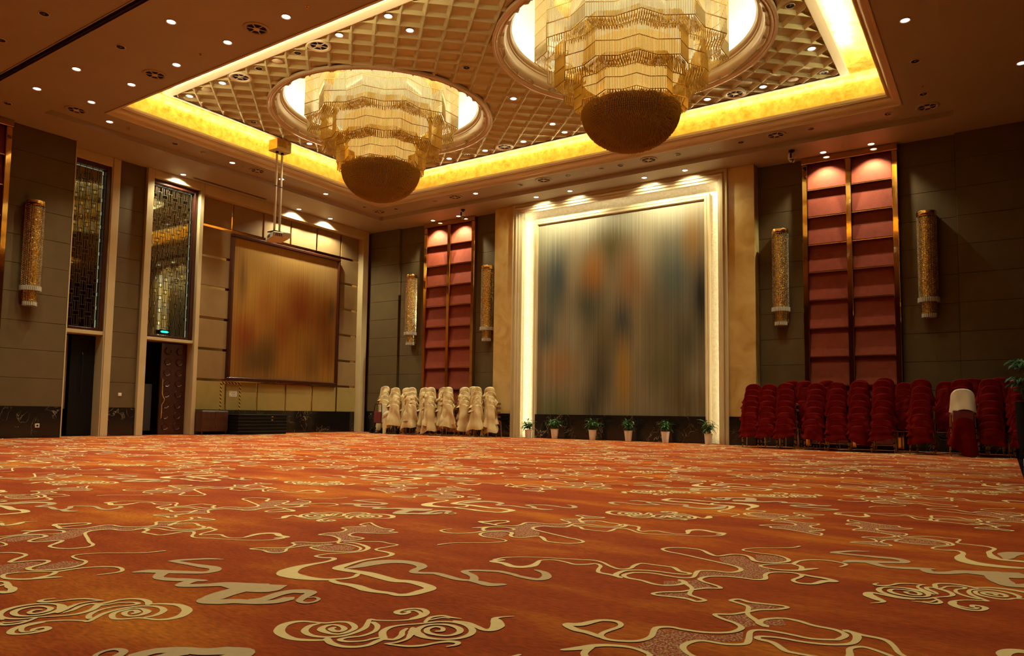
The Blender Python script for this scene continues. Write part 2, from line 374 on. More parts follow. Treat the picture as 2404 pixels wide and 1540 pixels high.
def stipple():
    m, nt, b = new_mat('stippled_carpet_pile'); N, LK = nt.nodes, nt.links
    tc = N.new('ShaderNodeTexCoord'); n = N.new('ShaderNodeTexNoise'); n.inputs['Scale'].default_value = 120; n.inputs['Detail'].default_value = 2
    LK.new(tc.outputs['Object'], n.inputs['Vector'])
    mr = N.new('ShaderNodeMapRange'); mr.inputs[1].default_value = 0.50; mr.inputs[2].default_value = 0.56; LK.new(n.outputs[0], mr.inputs[0])
    mx = N.new('ShaderNodeMixRGB'); mx.inputs[1].default_value = (0.30, 0.035, 0.004, 1); mx.inputs[2].default_value = (0.52, 0.30, 0.11, 1)
    LK.new(mr.outputs[0], mx.inputs[0]); LK.new(mx.outputs[0], b.inputs['Base Color']); b.inputs['Roughness'].default_value = 0.9
    return m
M['stipple'] = stipple()
def rods(name, ct, cl, cg, cd):
    """chandelier rods: clear tinted glass, partly see-through, partly glossy, lit from behind"""
    m = bpy.data.materials.new(name); m.use_nodes = True; nt = m.node_tree; N, LK = nt.nodes, nt.links
    N.remove(N['Principled BSDF']); out = N['Material Output']
    tr = N.new('ShaderNodeBsdfTransparent'); tr.inputs[0].default_value = (*ct, 1)
    tl = N.new('ShaderNodeBsdfTranslucent'); tl.inputs[0].default_value = (*cl, 1)
    gl = N.new('ShaderNodeBsdfGlossy'); gl.inputs[0].default_value = (*cg, 1); gl.inputs['Roughness'].default_value = 0.12
    df = N.new('ShaderNodeBsdfDiffuse'); df.inputs[0].default_value = (*cd, 1)
    m1 = N.new('ShaderNodeMixShader'); m1.inputs[0].default_value = 0.4; LK.new(tl.outputs[0], m1.inputs[1]); LK.new(df.outputs[0], m1.inputs[2])
    m2 = N.new('ShaderNodeMixShader'); m2.inputs[0].default_value = 0.30; LK.new(m1.outputs[0], m2.inputs[1]); LK.new(gl.outputs[0], m2.inputs[2])
    m3 = N.new('ShaderNodeMixShader'); m3.inputs[0].default_value = 0.22; LK.new(m2.outputs[0], m3.inputs[1]); LK.new(tr.outputs[0], m3.inputs[2])
    LK.new(m3.outputs[0], out.inputs[0])
    return m
M['rods'] = rods('champagne_glass_rods', (0.97, 0.92, 0.70), (0.92, 0.82, 0.48), (0.95, 0.88, 0.66), (0.72, 0.62, 0.34))
M['rods2'] = rods('amber_glass_rods', (0.97, 0.76, 0.30), (0.92, 0.60, 0.13), (0.95, 0.76, 0.36), (0.64, 0.42, 0.09))
M['hoop'] = mat('gold_hoop', (0.55, 0.36, 0.10), 0.25, metal=1.0)
def beads():
    m, nt, b = new_mat('amber_bead_glass')
    b.inputs['Base Color'].default_value = (0.80, 0.58, 0.22, 1); b.inputs['Roughness'].default_value = 0.14; b.inputs['Metallic'].default_value = 0.5
    return m
M['beads'] = beads()
M['liner'] = mat('dark_amber_liner', (0.21, 0.125, 0.035), 0.5)
# ------------------------------------------------------------------ room shell
X0, X1, Y0, Y1, H, HI = -18.43, 1.6, -6.0, 18.70, 7.0, 7.12
SX0, SX1, SY0, SY1 = -16.9, -0.68, 7.15, 17.5            # step in the ceiling
TX0, TX1, TY0, TY1 = -16.08, -1.55, 8.0, 16.65           # tray opening
BX0, BX1, BY0, BY1 = -15.18, -2.40, 8.78, 15.82          # coffered field border, outside edge
CXC, CYC = -8.79, 12.31

fl = MB().box(X0-0.4, 0.17, Y0, Y1-0.2, -0.06, 0.0).build('floor', M['carpet'], kind='structure', label='orange red carpet with cream cloud scrolls over the hall floor')
MB().box(0.17, X1, Y0, Y1+0.2, -0.06, -0.004).build('floor_edge_strip', M['bmarble'], fl)
MB().box(X0-0.6, 0.17, Y1-0.2, Y1+0.2, -0.06, -0.004).build('floor_edge_strip', M['bmarble'], fl)

def ring(mb, ox0, ox1, oy0, oy1, ix0, ix1, iy0, iy1, z0, z1):
    mb.box(ox0, ix0, oy0, oy1, z0, z1); mb.box(ix1, ox1, oy0, oy1, z0, z1)
    mb.box(ix0, ix1, oy0, iy0, z0, z1); mb.box(ix0, ix1, iy1, oy1, z0, z1)
c = MB(); ring(c, X0-0.6, X1+0.2, 5.93, Y1+0.3, SX0, SX1, SY0, SY1, H, HI+0.3)
c.box(X0-0.6, X1+0.2, Y0-0.2, 5.81, H, HI+0.3)
ceil = c.build('ceiling', M['paint'], kind='structure', label='brown pink plaster ceiling with a sunken tray')
c = MB(); ring(c, SX0, SX1, SY0, SY1, TX0, TX1, TY0, TY1, HI, HI+0.16); c.build('inner_ceiling_band', M['paint'], ceil)
MB().box(X0-0.6, X1+0.2, 5.81, 5.93, H+0.06, HI+0.3).build('partition_track', M['black'], ceil)
c = MB(); c.box(X0-0.6, X1+0.2, 5.79, 5.81, H-0.012, H+0.02); c.box(X0-0.6, X1+0.2, 5.93, 5.95, H-0.012, H+0.02); c.build('track_lip', M['paint'], ceil)
# roof over everything so that no light leaks in
MB().box(X0-1.5, X1+0.4, Y0-0.4, Y1+0.6, 9.4, 9.5).build('roof_slab', M['void'], ceil)
# crown moulding round the tray
P = [(0,HI),(0,HI-0.015),(0.02,HI-0.015),(0.025,HI+0.005),(0.045,HI+0.012),(0.05,HI+0.03)]
for i in range(9):
    a = PI/2*i/8; P.append((0.05+0.13*math.sin(a), HI+0.03+0.09*(1-math.cos(a))+0.0))
P += [(0.195,HI+0.125),(0.2,HI+0.14)]
for i in range(6):
    a = PI*i/5; P.append((0.225-0.025*math.cos(a), HI+0.145-0.012*math.sin(a)))
P += [(0.25,HI+0.16),(0.265,HI+0.165),(0.27,HI+0.185),(0.27,HI+0.228),(0.258,HI+0.23),(0.255,HI+0.2),(0.0,HI+0.2)]
MB().rectsweep(TX0, TX1, TY0, TY1, P).build('trim_1', M['mould'], smooth=35, kind='structure', label='champagne crown moulding round the lit ceiling tray')
# cove: gold leaf wall and top
P = [(0.255,HI+0.2),(-0.12,HI+0.2),(-0.12,7.85)]
for i in range(7):
    a = PI/2*i/6; P.append((-0.12+0.22*(1-math.cos(a)), 7.85+0.22*math.sin(a)))
P += [(0.9,8.07),(1.05,8.07)]
MB().rectsweep(TX0, TX1, TY0, TY1, P).build('trim_2', M['leafgold'], smooth=50, kind='structure', label='gold leaf cove lit by hidden strips round the tray')
# border of the coffered field, a shelf that hides the cove strips
P = [(0.15,7.595),(0.14,7.595),(0.0,7.625),(0.0,7.677),(0.012,7.677),(0.012,7.64),(0.15,7.64),(0.15,8.09)]
MB().rectsweep(BX0, BX1, BY0, BY1, P).build('trim_3', M['border'], kind='structure', label='flat cream border framing the diamond coffers')
P = [(0.055,7.645),(0.055,7.675),(0.075,7.675),(0.075,7.645)]
led = MB().rectsweep(BX0, BX1, BY0, BY1, P).build('cove_light_strip', M['led'], label='hidden warm strip light glowing inside the tray cove', cat='strip light')
MB().rectsweep(TX0, TX1, TY0, TY1, [(0.195,HI+0.2),(0.195,HI+0.252),(0.19,HI+0.252),(0.19,HI+0.2)]).build('strip_shield', M['paint'], led)  # unseen shield added to keep the lower strip's light off the cove wall
P = [(0.205,HI+0.205),(0.205,HI+0.236),(0.235,HI+0.236),(0.235,HI+0.205)]
MB().rectsweep(TX0, TX1, TY0, TY1, P).build('lower_light_strip', emat('cove_led_low', WARM, 100.0), led)
MB().box(BX0-0.1, BX1+0.1, BY0-0.1, BY1+0.1, 8.75, 8.80).build('tray_lid', M['void'], ceil)

# ---- diamond coffers
PXc, PYc = 0.6026, 0.575
CH = [(-11.93, CYC), (-5.60, CYC)]
def coffer_mb():
    zr, zf = 7.605, 7.665; m = MB(); a, b = PXc/2, PYc/2; k = 0.74; e = 0.975
    o = [(a*e,0),(0,b*e),(-a*e,0),(0,-b*e)]; oo = [(a,0),(0,b),(-a,0),(0,-b)]; i = [(x*k,y*k) for x,y in oo]
    m.add([(x,y,zr) for x,y in oo]+[(x,y,zr) for x,y in o]+[(x,y,zf) for x,y in i]+[(x,y,zf+0.001) for x,y in i],
          [(0,1,5,4),(1,2,6,5),(2,3,7,6),(3,0,4,7),(4,5,9,8),(5,6,10,9),(6,7,11,10),(7,4,8,11),(8,9,10,11)])
    return m
cof_me = coffer_mb().mesh('coffer', M['coffer'])
fx0, fx1, fy0, fy1 = BX0+0.15, BX1-0.15, BY0+0.15, BY1-0.15
ncof = 0
def clip(me, cuts):
    bm = bmesh.new(); bm.from_mesh(me)
    for co, no in cuts:
        if not bm.faces: break
        bmesh.ops.bisect_plane(bm, geom=bm.verts[:]+bm.edges[:]+bm.faces[:], plane_co=co, plane_no=no, clear_outer=True)
    ok = len(bm.faces) > 0
    me2 = None
    if ok: me2 = bpy.data.meshes.new('coffer'); bm.to_mesh(me2); me2.materials.append(M['coffer'])
    bm.free(); return me2
for i in range(-22, 23):
    for j in range(-14, 15):
        if i % 2 == 0: y = CYC+(j+0.5)*PYc
        else: y = CYC+j*PYc
        x = CXC+i*PXc/2; a, b = PXc/2, PYc/2
        if x+a < fx0+0.02 or x-a > fx1-0.02 or y+b < fy0+0.02 or y-b > fy1-0.02: continue
        dmin = min(math.hypot(x-cx, y-cyy) for cx, cyy in CH)
        if dmin < 2.38-0.27: continue
        cuts = []
        if x-a < fx0: cuts.append(((fx0-x,0,0),(-1,0,0)))
        if x+a > fx1: cuts.append(((fx1-x,0,0),(1,0,0)))
        if y-b < fy0: cuts.append(((0,fy0-y,0),(0,-1,0)))
        if y+b > fy1: cuts.append(((0,fy1-y,0),(0,1,0)))
        if dmin < 2.38+0.31:
            cx, cyy = min(CH, key=lambda q: math.hypot(x-q[0], y-q[1]))
            n = Vector((x-cx, y-cyy, 0)).normalized(); p = Vector((cx-x, cyy-y, 0))+n*2.38
            cuts.append((tuple(p), tuple(-n)))
        me = clip(cof_me, cuts) if cuts else cof_me
        if me is None: continue
        link('coffer', me, ceil, (x, y, 0)); ncof += 1

# ---- dome recesses over the chandeliers
for k, (cx, cyy) in enumerate(CH):
    P = [(2.60,7.64),(2.60,7.575),(2.56,7.57),(2.54,7.585),(2.52,7.58),(2.50,7.60),(2.475,7.605),(2.47,7.62)]
    for i in range(9):
        a = PI/2*i/8; P.append((2.47-0.13*math.sin(a)*1.0-0.0, 7.62+0.15*(1-math.cos(a))))
    P += [(2.33,7.79),(2.325,7.81),(2.30,7.82),(2.295,7.845),(2.27,7.85),(2.25,7.87),(2.23,7.90),(2.23,7.93),(2.28,7.93)]
    o = MB().lathe(P, 96, (cx, cyy, 0)).build('trim_%d' % (4+k), M['mould'], smooth=35, kind='structure', label='round champagne moulding framing the %s chandelier dome' % ('far left' if k == 0 else 'near right'))
    P = [(2.45,7.60),(2.45,8.2)]
    for i in range(1, 13):
        a = PI/2*i/12; P.append((2.45*math.cos(a)+0.001, 8.2+0.55*math.sin(a)))
    MB().lathe(P, 64, (cx, cyy, 0)).build('dome_recess', M['dome'], o, smooth=60)
    MB().lathe([(2.30,7.94),(2.30,7.97),(2.36,7.97),(2.36,7.94)], 64, (cx, cyy, 0)).build('dome_light_strip', M['leddome'], o)

# ---- walls
def wall(name, *boxes, m='taupe', label=None):
    b = MB()
    for q in boxes: b.box(*q)
    return b.build(name, M[m], kind='structure', label=label)
wr = wall('wall_right', (X1, X1+0.2, Y0, Y1+0.3, 0, H+0.2))
wn = wall('wall_near', (X0-0.5, X1+0.2, Y0-0.2, Y0, 0, H+0.2))
wb = wall('wall_back', (X0-0.9, X1, Y1+0.02, Y1+0.3, 0, H+0.2), label='taupe fabric back wall around the mural')
wl = wall('wall_left', (X0-0.75, X0-0.55, -6, Y1+0.3, 0, H+0.2), label='left wall with two portals and a framed artwork bay', m='void')
ROWS = [0.70+0.635*i for i in range(10)]+[H]
def panels(parent, axis, plane, thick, a0, a1, zs, m, gap=0.006, bev=0.006):
    """upholstered panels: each its own part, joints recessed"""
    for z0, z1 in zip(zs[:-1], zs[1:]):
        q = MB()
        if axis == 'y': q.bbox(a0+gap/2, a1-gap/2, plane, plane+thick, z0+gap/2, z1-gap/2, bev)
        else: q.bbox(plane-thick, plane, a0+gap/2, a1-gap/2, z0+gap/2, z1-gap/2, bev)
        q.build('panel', m, parent)
# back wall panel columns (recessed parts at y=18.70, outer steps proud)
for a0, a1, pl in ((-18.43,-17.05,18.60),(-17.05,-15.93,18.695),(-13.83,-12.85,18.695),(-5.0,-3.93,18.695),(-1.86,-0.74,18.695),(-0.74,1.6,18.60)):
    panels(wb, 'y', pl, Y1+0.02-pl+0.01, a0, a1, ROWS, M['taupe'])
# black marble base
def base(name, *boxes):
    b = MB()
    for q in boxes: b.box(*q)
    return b.build(name, M['bmarble'], kind='structure')
base('baseboard_back', (-18.43,-17.05,18.585,Y1,0,0.695),(-17.05,-12.85,18.68,Y1,0,0.695),(-12.85,-12.2,18.30,18.50,0,0.695),(-11.50,-6.35,18.57,18.69,0,0.69),(-5.66,-5.02,18.30,18.50,0,0.695),(-5.02,-0.74,18.68,Y1,0,0.695),(-0.74,1.6,18.585,Y1,0,0.695))
# left wall, near block
wn2 = MB().box(X0-0.75, -18.05, Y0, 8.36, 0, H).build('wall_left_near', M['taupe'], kind='structure', label='taupe panelled near stretch of the left wall')
for a0, a1 in ((Y0,4.9),(6.98,8.36)):
    panels(wn2, 'x', -18.03, 0.02, a0, a1, ROWS, M['taupe'])
base('baseboard_left', (-18.06,-18.02,Y0,8.36,0,0.70),(X0-0.3,-18.44,9.66,10.34,0,0.70),(-18.65,-18.58,12.0,18.18,0,0.68))
MB().box(-18.2, -18.02, 8.36, 8.385, 0, H).build('trim_6', M['marble_pale'], kind='structure')
# strip of panels between the two portals
b2 = MB().box(X0-0.55, -18.48, 9.66, 10.34, 0, H).build('wall_left_pier', M['taupe'], kind='structure')
panels(b2, 'x', -18.46, 0.02, 9.66, 10.34, ROWS, M['taupe'])
# portal frames in pale stone
def stone(name, *boxes, label=None):
    b = MB()
    for q in boxes: b.bbox(*q, 0.008)
    return b.build(name, M['marble_pale'], kind='structure', label=label)
stone('trim_7', (X0-0.5,-18.43,9.44,9.66,0,H-0.001),(X0-0.5,-18.43,8.385,9.45,6.76,H-0.001),(X0-0.5,-18.47,8.385,9.45,2.49,2.585), label='pale stone portal beside the wall light')
stone('trim_8', (X0-0.5,-18.36,10.34,10.52,0,H-0.001),(X0-0.5,-18.36,11.87,11.99,0,H-0.001),(X0-0.5,-18.36,10.52,11.87,6.79,H-0.001),(X0-0.5,-18.42,10.52,11.87,2.49,2.57), label='pale stone portal between the taupe wall and artwork bay')
stone('trim_9', (X0-0.2,-18.36,11.99,18.45,6.72,H-0.001),(X0-0.2,-18.36,18.19,18.45,0,6.73), label='pale stone surround of the artwork bay')
for (q, r_) in ((9.462, 9.472),):
    MB().box(-18.434, -18.424, q, r_, 0, H-0.01).build('groove', M['taupe'], bpy.data.objects['trim_7'])

# windows with lattice over the doors
def window(n, y0, y1, z0, z1, label):
    o = thing('window_%d' % n, None, None); tag(o, label=label, kind='structure')
    f = MB()
    xo = -18.50
    for q in ((y0,y0+0.05,z0,z1),(y1-0.11,y1,z0,z1),(y0+0.05,y1-0.11,z1-0.12,z1),(y0+0.05,y1-0.11,z0,z0+0.07)):
        f.bbox(xo-0.12, xo+0.03, q[0], q[1], q[2], q[3], 0.012)
    f.build('window_frame', M['wood'], o)
    g0, g1, h0, h1 = y0+0.05, y1-0.11, z0+0.07, z1-0.12
    MB().box(xo-0.11, xo-0.10, g0, g1, h0, h1).build('pane', M['glass_dark'], o)
    # interlocking rectangle lattice in front of the glass
    l = MB(); t = 0.009; xa, xb = xo-0.075, xo-0.06
    rnd = random.Random(n); cw = 0.15; nc = max(3, int(round((g1-g0)/cw))); cw = (g1-g0)/nc
    for i in range(nc+1):
        y = g0+i*cw; l.box(xa, xb, max(g0,y-t/2), min(g1,y+t/2), h0, h1)
    for i in range(nc):
        ya = g0+i*cw; ph = (i % 2)*0.17; z = h0+0.04+ph
        while z < h1-0.22:
            hgt = 0.24
            l.box(xa, xb, ya, ya+cw, z, z+t); l.box(xa, xb, ya, ya+cw, z+hgt, z+hgt+t)
            l.box(xa, xb, ya+cw*0.28, ya+cw*0.28+t, z-0.09, z+hgt+0.09); l.box(xa, xb, ya+cw*0.72, ya+cw*0.72+t, z, z+hgt)
            z += 0.34
    l.build('lattice', M['lattice'], o)
    MB().box(xo-0.098, xo-0.085, g1-0.045, g1-0.022, h0+0.02, h1-0.02).build('edge_glow', M['edgeglow'], o)  # glowing strips stand in for corridor light leaking past the glass edge
    MB().box(xo-0.098, xo-0.085, g0+0.02, g1-0.06, h1-0.024, h1-0.010).build('edge_glow', M['edgeglow'], o)
    return o
window(1, 8.385, 9.44, 2.585, 6.76, 'tall lattice window over the dark doorway beside the wall light')
window(2, 10.52, 11.87, 2.57, 6.79, 'tall lattice window with a green exit sign reflection over the half-open door')
# ------------------------------------------------------------------ back wall: pilasters, mural frame, mural
def pil(name, x0, x1, label):
    b = MB(); b.bbox(x0, x1, 18.32, Y1, 0.695, H-0.001, 0.006)
    return b.build(name, M['cream'], kind='structure', label=label)
pil('trim_10', -12.86, -12.17, 'polished cream marble pilaster on the chair stack side of the mural')
pil('trim_11', -5.66, -5.0, 'polished cream marble pilaster with glints right of the mural')
# moulded frame (stone) running up both sides and across the top
def uframe(x0, x1, zt, prof, thick_back):
    """profile [(inset, y)] swept up the left side, over the top and down the right side; square mitres"""
    mb = MB(); vs = []; fs = []
    for (e, y) in prof: vs += [(x0+e, y, 0), (x0+e, y, zt-e), (x1-e, y, zt-e), (x1-e, y, 0)]
    for j in range(len(prof)-1):
        for i in range(3): fs.append((j*4+i, j*4+i+1, (j+1)*4+i+1, (j+1)*4+i))
    return mb.add(vs, fs)
P = [(0.0,18.34),(0.0,18.255),(0.035,18.25),(0.045,18.27),(0.085,18.275),(0.09,18.262)]
for i in range(7):
    a = PI*i/6; P.append((0.125-0.03*math.cos(a), 18.275-0.035*math.sin(a)))
P += [(0.16,18.285),(0.175,18.29)]
for i in range(5):
    a = PI/2*i/4; P.append((0.175+0.05*math.sin(a), 18.29+0.05*(1-math.cos(a))))
P += [(0.245,18.345),(0.255,18.36),(0.27,18.365),(0.27,18.40)]
fr = uframe(-12.17, -5.66, H-0.002, P, 0).build('trim_12', M['marble_pale'], smooth=30, kind='structure', label='stepped pale stone frame round the mural')
# strip lights behind the frame lip, textured band behind
P = [(0.0,18.415),(0.0,18.435),(0.055,18.435),(0.055,18.415)]
ml = thing('mural_light_strip','white strip light hidden behind the mural frame','strip light')
for a, b in ((-11.995,-11.94),(-5.89,-5.835)): MB().box(a, b, 18.415, 18.435, 0.02, H-0.20).build('side_strip', M['ledmural'], ml)
MB().box(-11.9, -5.93, 18.415, 18.435, H-0.235, H-0.18).build('top_strip', emat('mural_led_top', (1.0, 0.95, 0.75), L_MURAL*0.3), ml)
def relief():
    m = mat('champagne_relief_band', (0.70, 0.60, 0.36), 0.4, metal=0.2, noise=(14, 0.5), col2=(0.5, 0.38, 0.16), bump=(16, 0.9)); return m
M['relief'] = relief()
uframe(-12.0, -5.83, H-0.18, [(0,18.40),(0,18.69),(0.45,18.69)], 0).build('relief_band', M['relief'], fr)
P = [(0.0,18.69),(0.0,18.60),(0.012,18.585),(0.05,18.58),(0.06,18.592),(0.075,18.592),(0.085,18.575),(0.13,18.575),(0.145,18.60),(0.15,18.66)]
uframe(-11.62, -6.22, 6.52, P, 0).build('inner_frame', M['marble_pale'], fr, smooth=30)
G = lin
mural_m = blob_art('mural_paint', (0.190,0.150,0.082), [
    (0.5,0.0,1.1,0.20,(0.34,0.30,0.19),0.9),(0.06,0.08,0.16,0.25,(0.29,0.27,0.16),0.7),
    (0.47,0.16,0.20,0.20,(0.075,0.050,0.010),0.95),(0.13,0.30,0.15,0.26,(0.052,0.070,0.068),0.95),(0.09,0.42,0.10,0.18,(0.075,0.085,0.065),0.8),
    (0.24,0.28,0.09,0.40,(0.26,0.20,0.11),0.7),(0.36,0.30,0.13,0.22,(0.27,0.105,0.014),0.9),
    (0.60,0.32,0.16,0.26,(0.25,0.11,0.035),0.8),(0.68,0.20,0.10,0.28,(0.30,0.24,0.13),0.7),(0.63,0.55,0.07,0.3,(0.25,0.18,0.085),0.6),
    (0.84,0.36,0.18,0.30,(0.085,0.105,0.085),0.9),(0.94,0.18,0.10,0.22,(0.23,0.105,0.016),0.75),
    (0.98,0.45,0.08,0.28,(0.016,0.020,0.018),0.95),(0.33,0.47,0.18,0.20,(0.055,0.062,0.042),0.9),(0.30,0.60,0.06,0.2,(0.13,0.10,0.05),0.5),
    (0.24,0.56,0.08,0.20,(0.22,0.18,0.11),0.6),(0.06,0.58,0.10,0.16,(0.055,0.062,0.05),0.85),
    (0.54,0.56,0.11,0.20,(0.036,0.044,0.042),0.92),(0.42,0.64,0.16,0.24,(0.085,0.062,0.022),0.8),
    (0.74,0.58,0.16,0.22,(0.105,0.092,0.045),0.7),(0.90,0.66,0.16,0.24,(0.055,0.052,0.024),0.8),
    (0.14,0.75,0.20,0.16,(0.25,0.13,0.045),0.85),(0.41,0.82,0.13,0.24,(0.055,0.044,0.024),0.9),
    (0.55,0.80,0.08,0.30,(0.27,0.145,0.018),0.9),(0.76,0.78,0.18,0.20,(0.085,0.080,0.028),0.8),(0.86,0.84,0.08,0.2,(0.06,0.05,0.02),0.6),
    (0.36,0.96,0.12,0.16,(0.036,0.038,0.028),0.85),(0.12,0.97,0.24,0.14,(0.105,0.110,0.038),0.85),(0.9,0.94,0.22,0.16,(0.085,0.060,0.022),0.8)],
    -11.47, -6.38, 0.70, 6.37, 0, 0.45)
MB().box(-11.48, -6.37, 18.64, 18.685, 0.69, 6.40).build('mural', mural_m, label='large hanging mural of blurred olive, blue and amber vertical streaks', cat='mural')

# ------------------------------------------------------------------ red panel bays
def red_bay(name, x0, x1, label, rot=None, loc=(0,0,0)):
    """local: x across, y into the wall (0 = wall face), z up"""
    t = thing(name, label, 'wall panel', loc, rot)
    w = x1-x0; pw = 0.125; mid = (x0+x1)/2
    for a in (x0, mid-pw/2, x1-pw):
        MB().bbox(a, a+pw, -0.13, 0.0, 0.02, H-0.16, 0.012).build('mirror_post', M['gold'], t)
    MB().bbox(x0-0.01, x1+0.01, -0.15, 0.0, H-0.16, H-0.004, 0.012).build('header', M['bronze'], t)
    zs = [0.10, 0.77, 1.45, 2.13, 2.81, 3.49, 4.17, 4.84, 5.52, 6.19, H-0.16]
    for ca, cb in ((x0+pw, mid-pw/2), (mid+pw/2, x1-pw)):
        for za, zb in zip(zs[:-1], zs[1:]):
            q = MB()      # padded panel, its foot stands proud of the next panel's head
            q.add([(ca+.004,-0.012,zb-.004),(cb-.004,-0.012,zb-.004),(cb-.004,-0.095,za+.03),(ca+.004,-0.095,za+.03),
                   (ca+.004,-0.09,za+.006),(cb-.004,-0.09,za+.006),(ca+.004,0,za+.006),(cb-.004,0,za+.006),(ca+.004,0,zb-.004),(cb-.004,0,zb-.004)],
                  [(0,1,2,3),(3,2,5,4),(4,5,7,6),(0,3,4,6,8),(1,9,7,5,2),(0,8,9,1)])
            p = q.build('red_panel', M['redfab'], t)
            MB().box(ca+.002, cb-.002, -0.10, -0.085, za-0.004, za+0.012).build('gold_bead', M['goldcap'], p)
    return t
red_bay('red_panel_bay', -15.93, -13.83, 'tall double column of padded red panels behind the cream chairs', loc=(0,18.70,0))
red_bay('red_panel_bay', -3.93, -1.86, 'tall double column of padded red panels behind the crimson chairs', loc=(0,18.70,0))
red_bay('red_panel_bay', 0.0, 2.08, 'red padded panel column cut off by the left picture edge', rot=(0,0,PI/2), loc=(-18.05,4.9,0))

# ------------------------------------------------------------------ wall lights
def sconce(label, loc, rot=0.0, g=None):
    t = thing('wall_light', label, 'wall light', loc, (0,0,rot), g)
    # local: wall face at y=0, body towards -y; z0 = floor
    c = (0,-0.15,0)
    MB().box(-0.16,0.16,-0.03,0.0,3.0,5.24).build('back_plate', M['goldcap'], t)
    MB().lathe([(0.0,5.30),(0.195,5.30),(0.20,5.29),(0.20,5.20),(0.195,5.19)],24,c).build('cap', M['goldcap'], t, smooth=30)
    MB().lathe([(0.15,3.36),(0.15,5.2)],20,c).build('core', M['sgold'], t, smooth=True)
    # strings of crystal beads
    bg, bw = MB(), MB(); rnd = random.Random(len(label))
    def bead(b, x, y, z, s):
        b.add([(x+s,y,z),(x,y+s,z),(x-s,y,z),(x,y-s,z),(x,y,z+s*1.1),(x,y,z-s*1.1)],[(0,1,4),(1,2,4),(2,3,4),(3,0,4),(1,0,5),(2,1,5),(3,2,5),(0,3,5)])
    for k in range(26):
        a = 2*PI*k/26
        for j in range(44):
            z = 3.39+j*0.0415+(k%2)*0.0207; bead(bw if rnd.random() < 0.34 else bg, c[0]+0.183*math.cos(a), c[1]+0.183*math.sin(a), z, rnd.uniform(0.014,0.0185))
    tag(bg.build('amber_crystal_strings', M['crystal'], t), kind='stuff'); tag(bw.build('clear_crystal_strings', M['crystalw'], t), kind='stuff')
    def fringe(r, z0, z1, n):
        q = MB()
        for k in range(n):
            a = 2*PI*k/n; x, y = c[0]+r*math.cos(a), c[1]+r*math.sin(a); q.cyl((x,y,0),0.017,z0,z1,5)
        return q
    tag(fringe(0.20,3.27,3.37,34).build('glass_fringe', M['frost'], t), kind='stuff')
    MB().lathe([(0.105,3.02),(0.11,3.30)],16,c).build('lower_drum', M['sgold'], t, smooth=True)
    q = MB()
    for k in range(18):
        a = 2*PI*k/18
        for j in range(7): bead(q, c[0]+0.125*math.cos(a),c[1]+0.125*math.sin(a),3.04+j*0.04,0.017)
    tag(q.build('crystal_strings', M['crystal'], t), kind='stuff')
    tag(fringe(0.13,2.935,3.02,22).build('glass_fringe', M['frost'], t), kind='stuff')
    return t
M['sgold'] = mat('hammered_gold_core', (0.66, 0.44, 0.08), 0.2, metal=1.0, bump=(28, 1.0))
M['frost'] = mat('frosted_glass_rods', (0.46, 0.40, 0.29), 0.2, spec=0.6)
G_S = 'crystal wall lights'
sconce('crystal wall light between the cream chairs and room corner', (-16.42,18.69,0), g=G_S)
sconce('crystal wall light squeezed between red panels and left marble pilaster', (-13.28,18.69,0), g=G_S)
sconce('crystal wall light between right marble pilaster and red panels', (-4.45,18.69,0), g=G_S)
sconce('crystal wall light on the dark wall right of the red panels', (-1.31,18.69,0), g=G_S)
sconce('crystal wall light on the left wall beside the lattice window', (-18.035,7.50,0), PI/2, G_S)

# ------------------------------------------------------------------ artwork bay on the left wall
st = MB().box(X0-0.5, -18.62, 11.95, 18.3, 0, H).build('wall_left_stage', M['bronze'], kind='structure', label='panelled artwork bay with mirror strips')
SV = [11.99, 13.08, 14.16, 15.22, 16.29, 17.35, 18.19]; SZ = [0.68, 1.53, 2.40, 3.28, 4.17, 5.05, 5.92, 6.73]
for i in range(6):
    for j in range(7):
        a0, a1, z0, z1 = SV[i]+0.03, SV[i+1]-0.03, SZ[j]+0.035, SZ[j+1]-0.035
        if i == 0: a0 = SV[0]
        if i == 5: a1 = SV[6]
        if j == 0: z0 = SZ[0]
        if j == 6: z1 = SZ[7]
        if 1 <= i <= 4 and 1 <= j <= 5: continue         # behind the artwork
        MB().bbox(-18.63, -18.595, a0, a1, z0, z1, 0.008).build('panel', M['stageolive' if j == 0 else 'stagefab'], st)
art_m = blob_art('artwork_paint', (0.27,0.112,0.016), [
    (0.12,0.12,0.42,0.48,(0.38,0.205,0.034),0.9),(0.5,0.05,0.5,0.28,(0.40,0.235,0.065),0.8),(0.85,0.1,0.3,0.3,(0.34,0.21,0.075),0.7),(0.10,0.32,0.07,0.25,(0.11,0.055,0.012),0.7),
    (0.30,0.45,0.12,0.25,(0.24,0.075,0.010),0.7),(0.62,0.44,0.24,0.34,(0.15,0.028,0.004),0.95),(0.45,0.62,0.15,0.27,(0.19,0.045,0.006),0.8),(0.86,0.52,0.2,0.36,(0.13,0.03,0.004),0.85),(0.93,0.42,0.06,0.15,(0.07,0.045,0.02),0.7),
    (0.14,0.70,0.17,0.22,(0.19,0.033,0.005),0.9),(0.22,0.86,0.24,0.24,(0.085,0.045,0.014),0.85),(0.34,0.82,0.14,0.3,(0.08,0.042,0.010),0.8),
    (0.62,0.75,0.12,0.25,(0.22,0.10,0.013),0.7),(0.75,0.85,0.16,0.3,(0.10,0.045,0.010),0.7),(0.92,0.75,0.15,0.25,(0.12,0.03,0.004),0.8),(0.5,1.0,0.7,0.1,(0.22,0.11,0.03),0.7)],
    13.05, 17.26, 1.60, 5.80, 1, 0.4)
t = thing('framed_artwork', 'big square painting of blurred amber and rust streaks in a dark wood frame', 'painting', (0,0,0))
y0, y1, z0, z1 = 13.03, 17.28, 1.54, 5.84; fw = 0.10
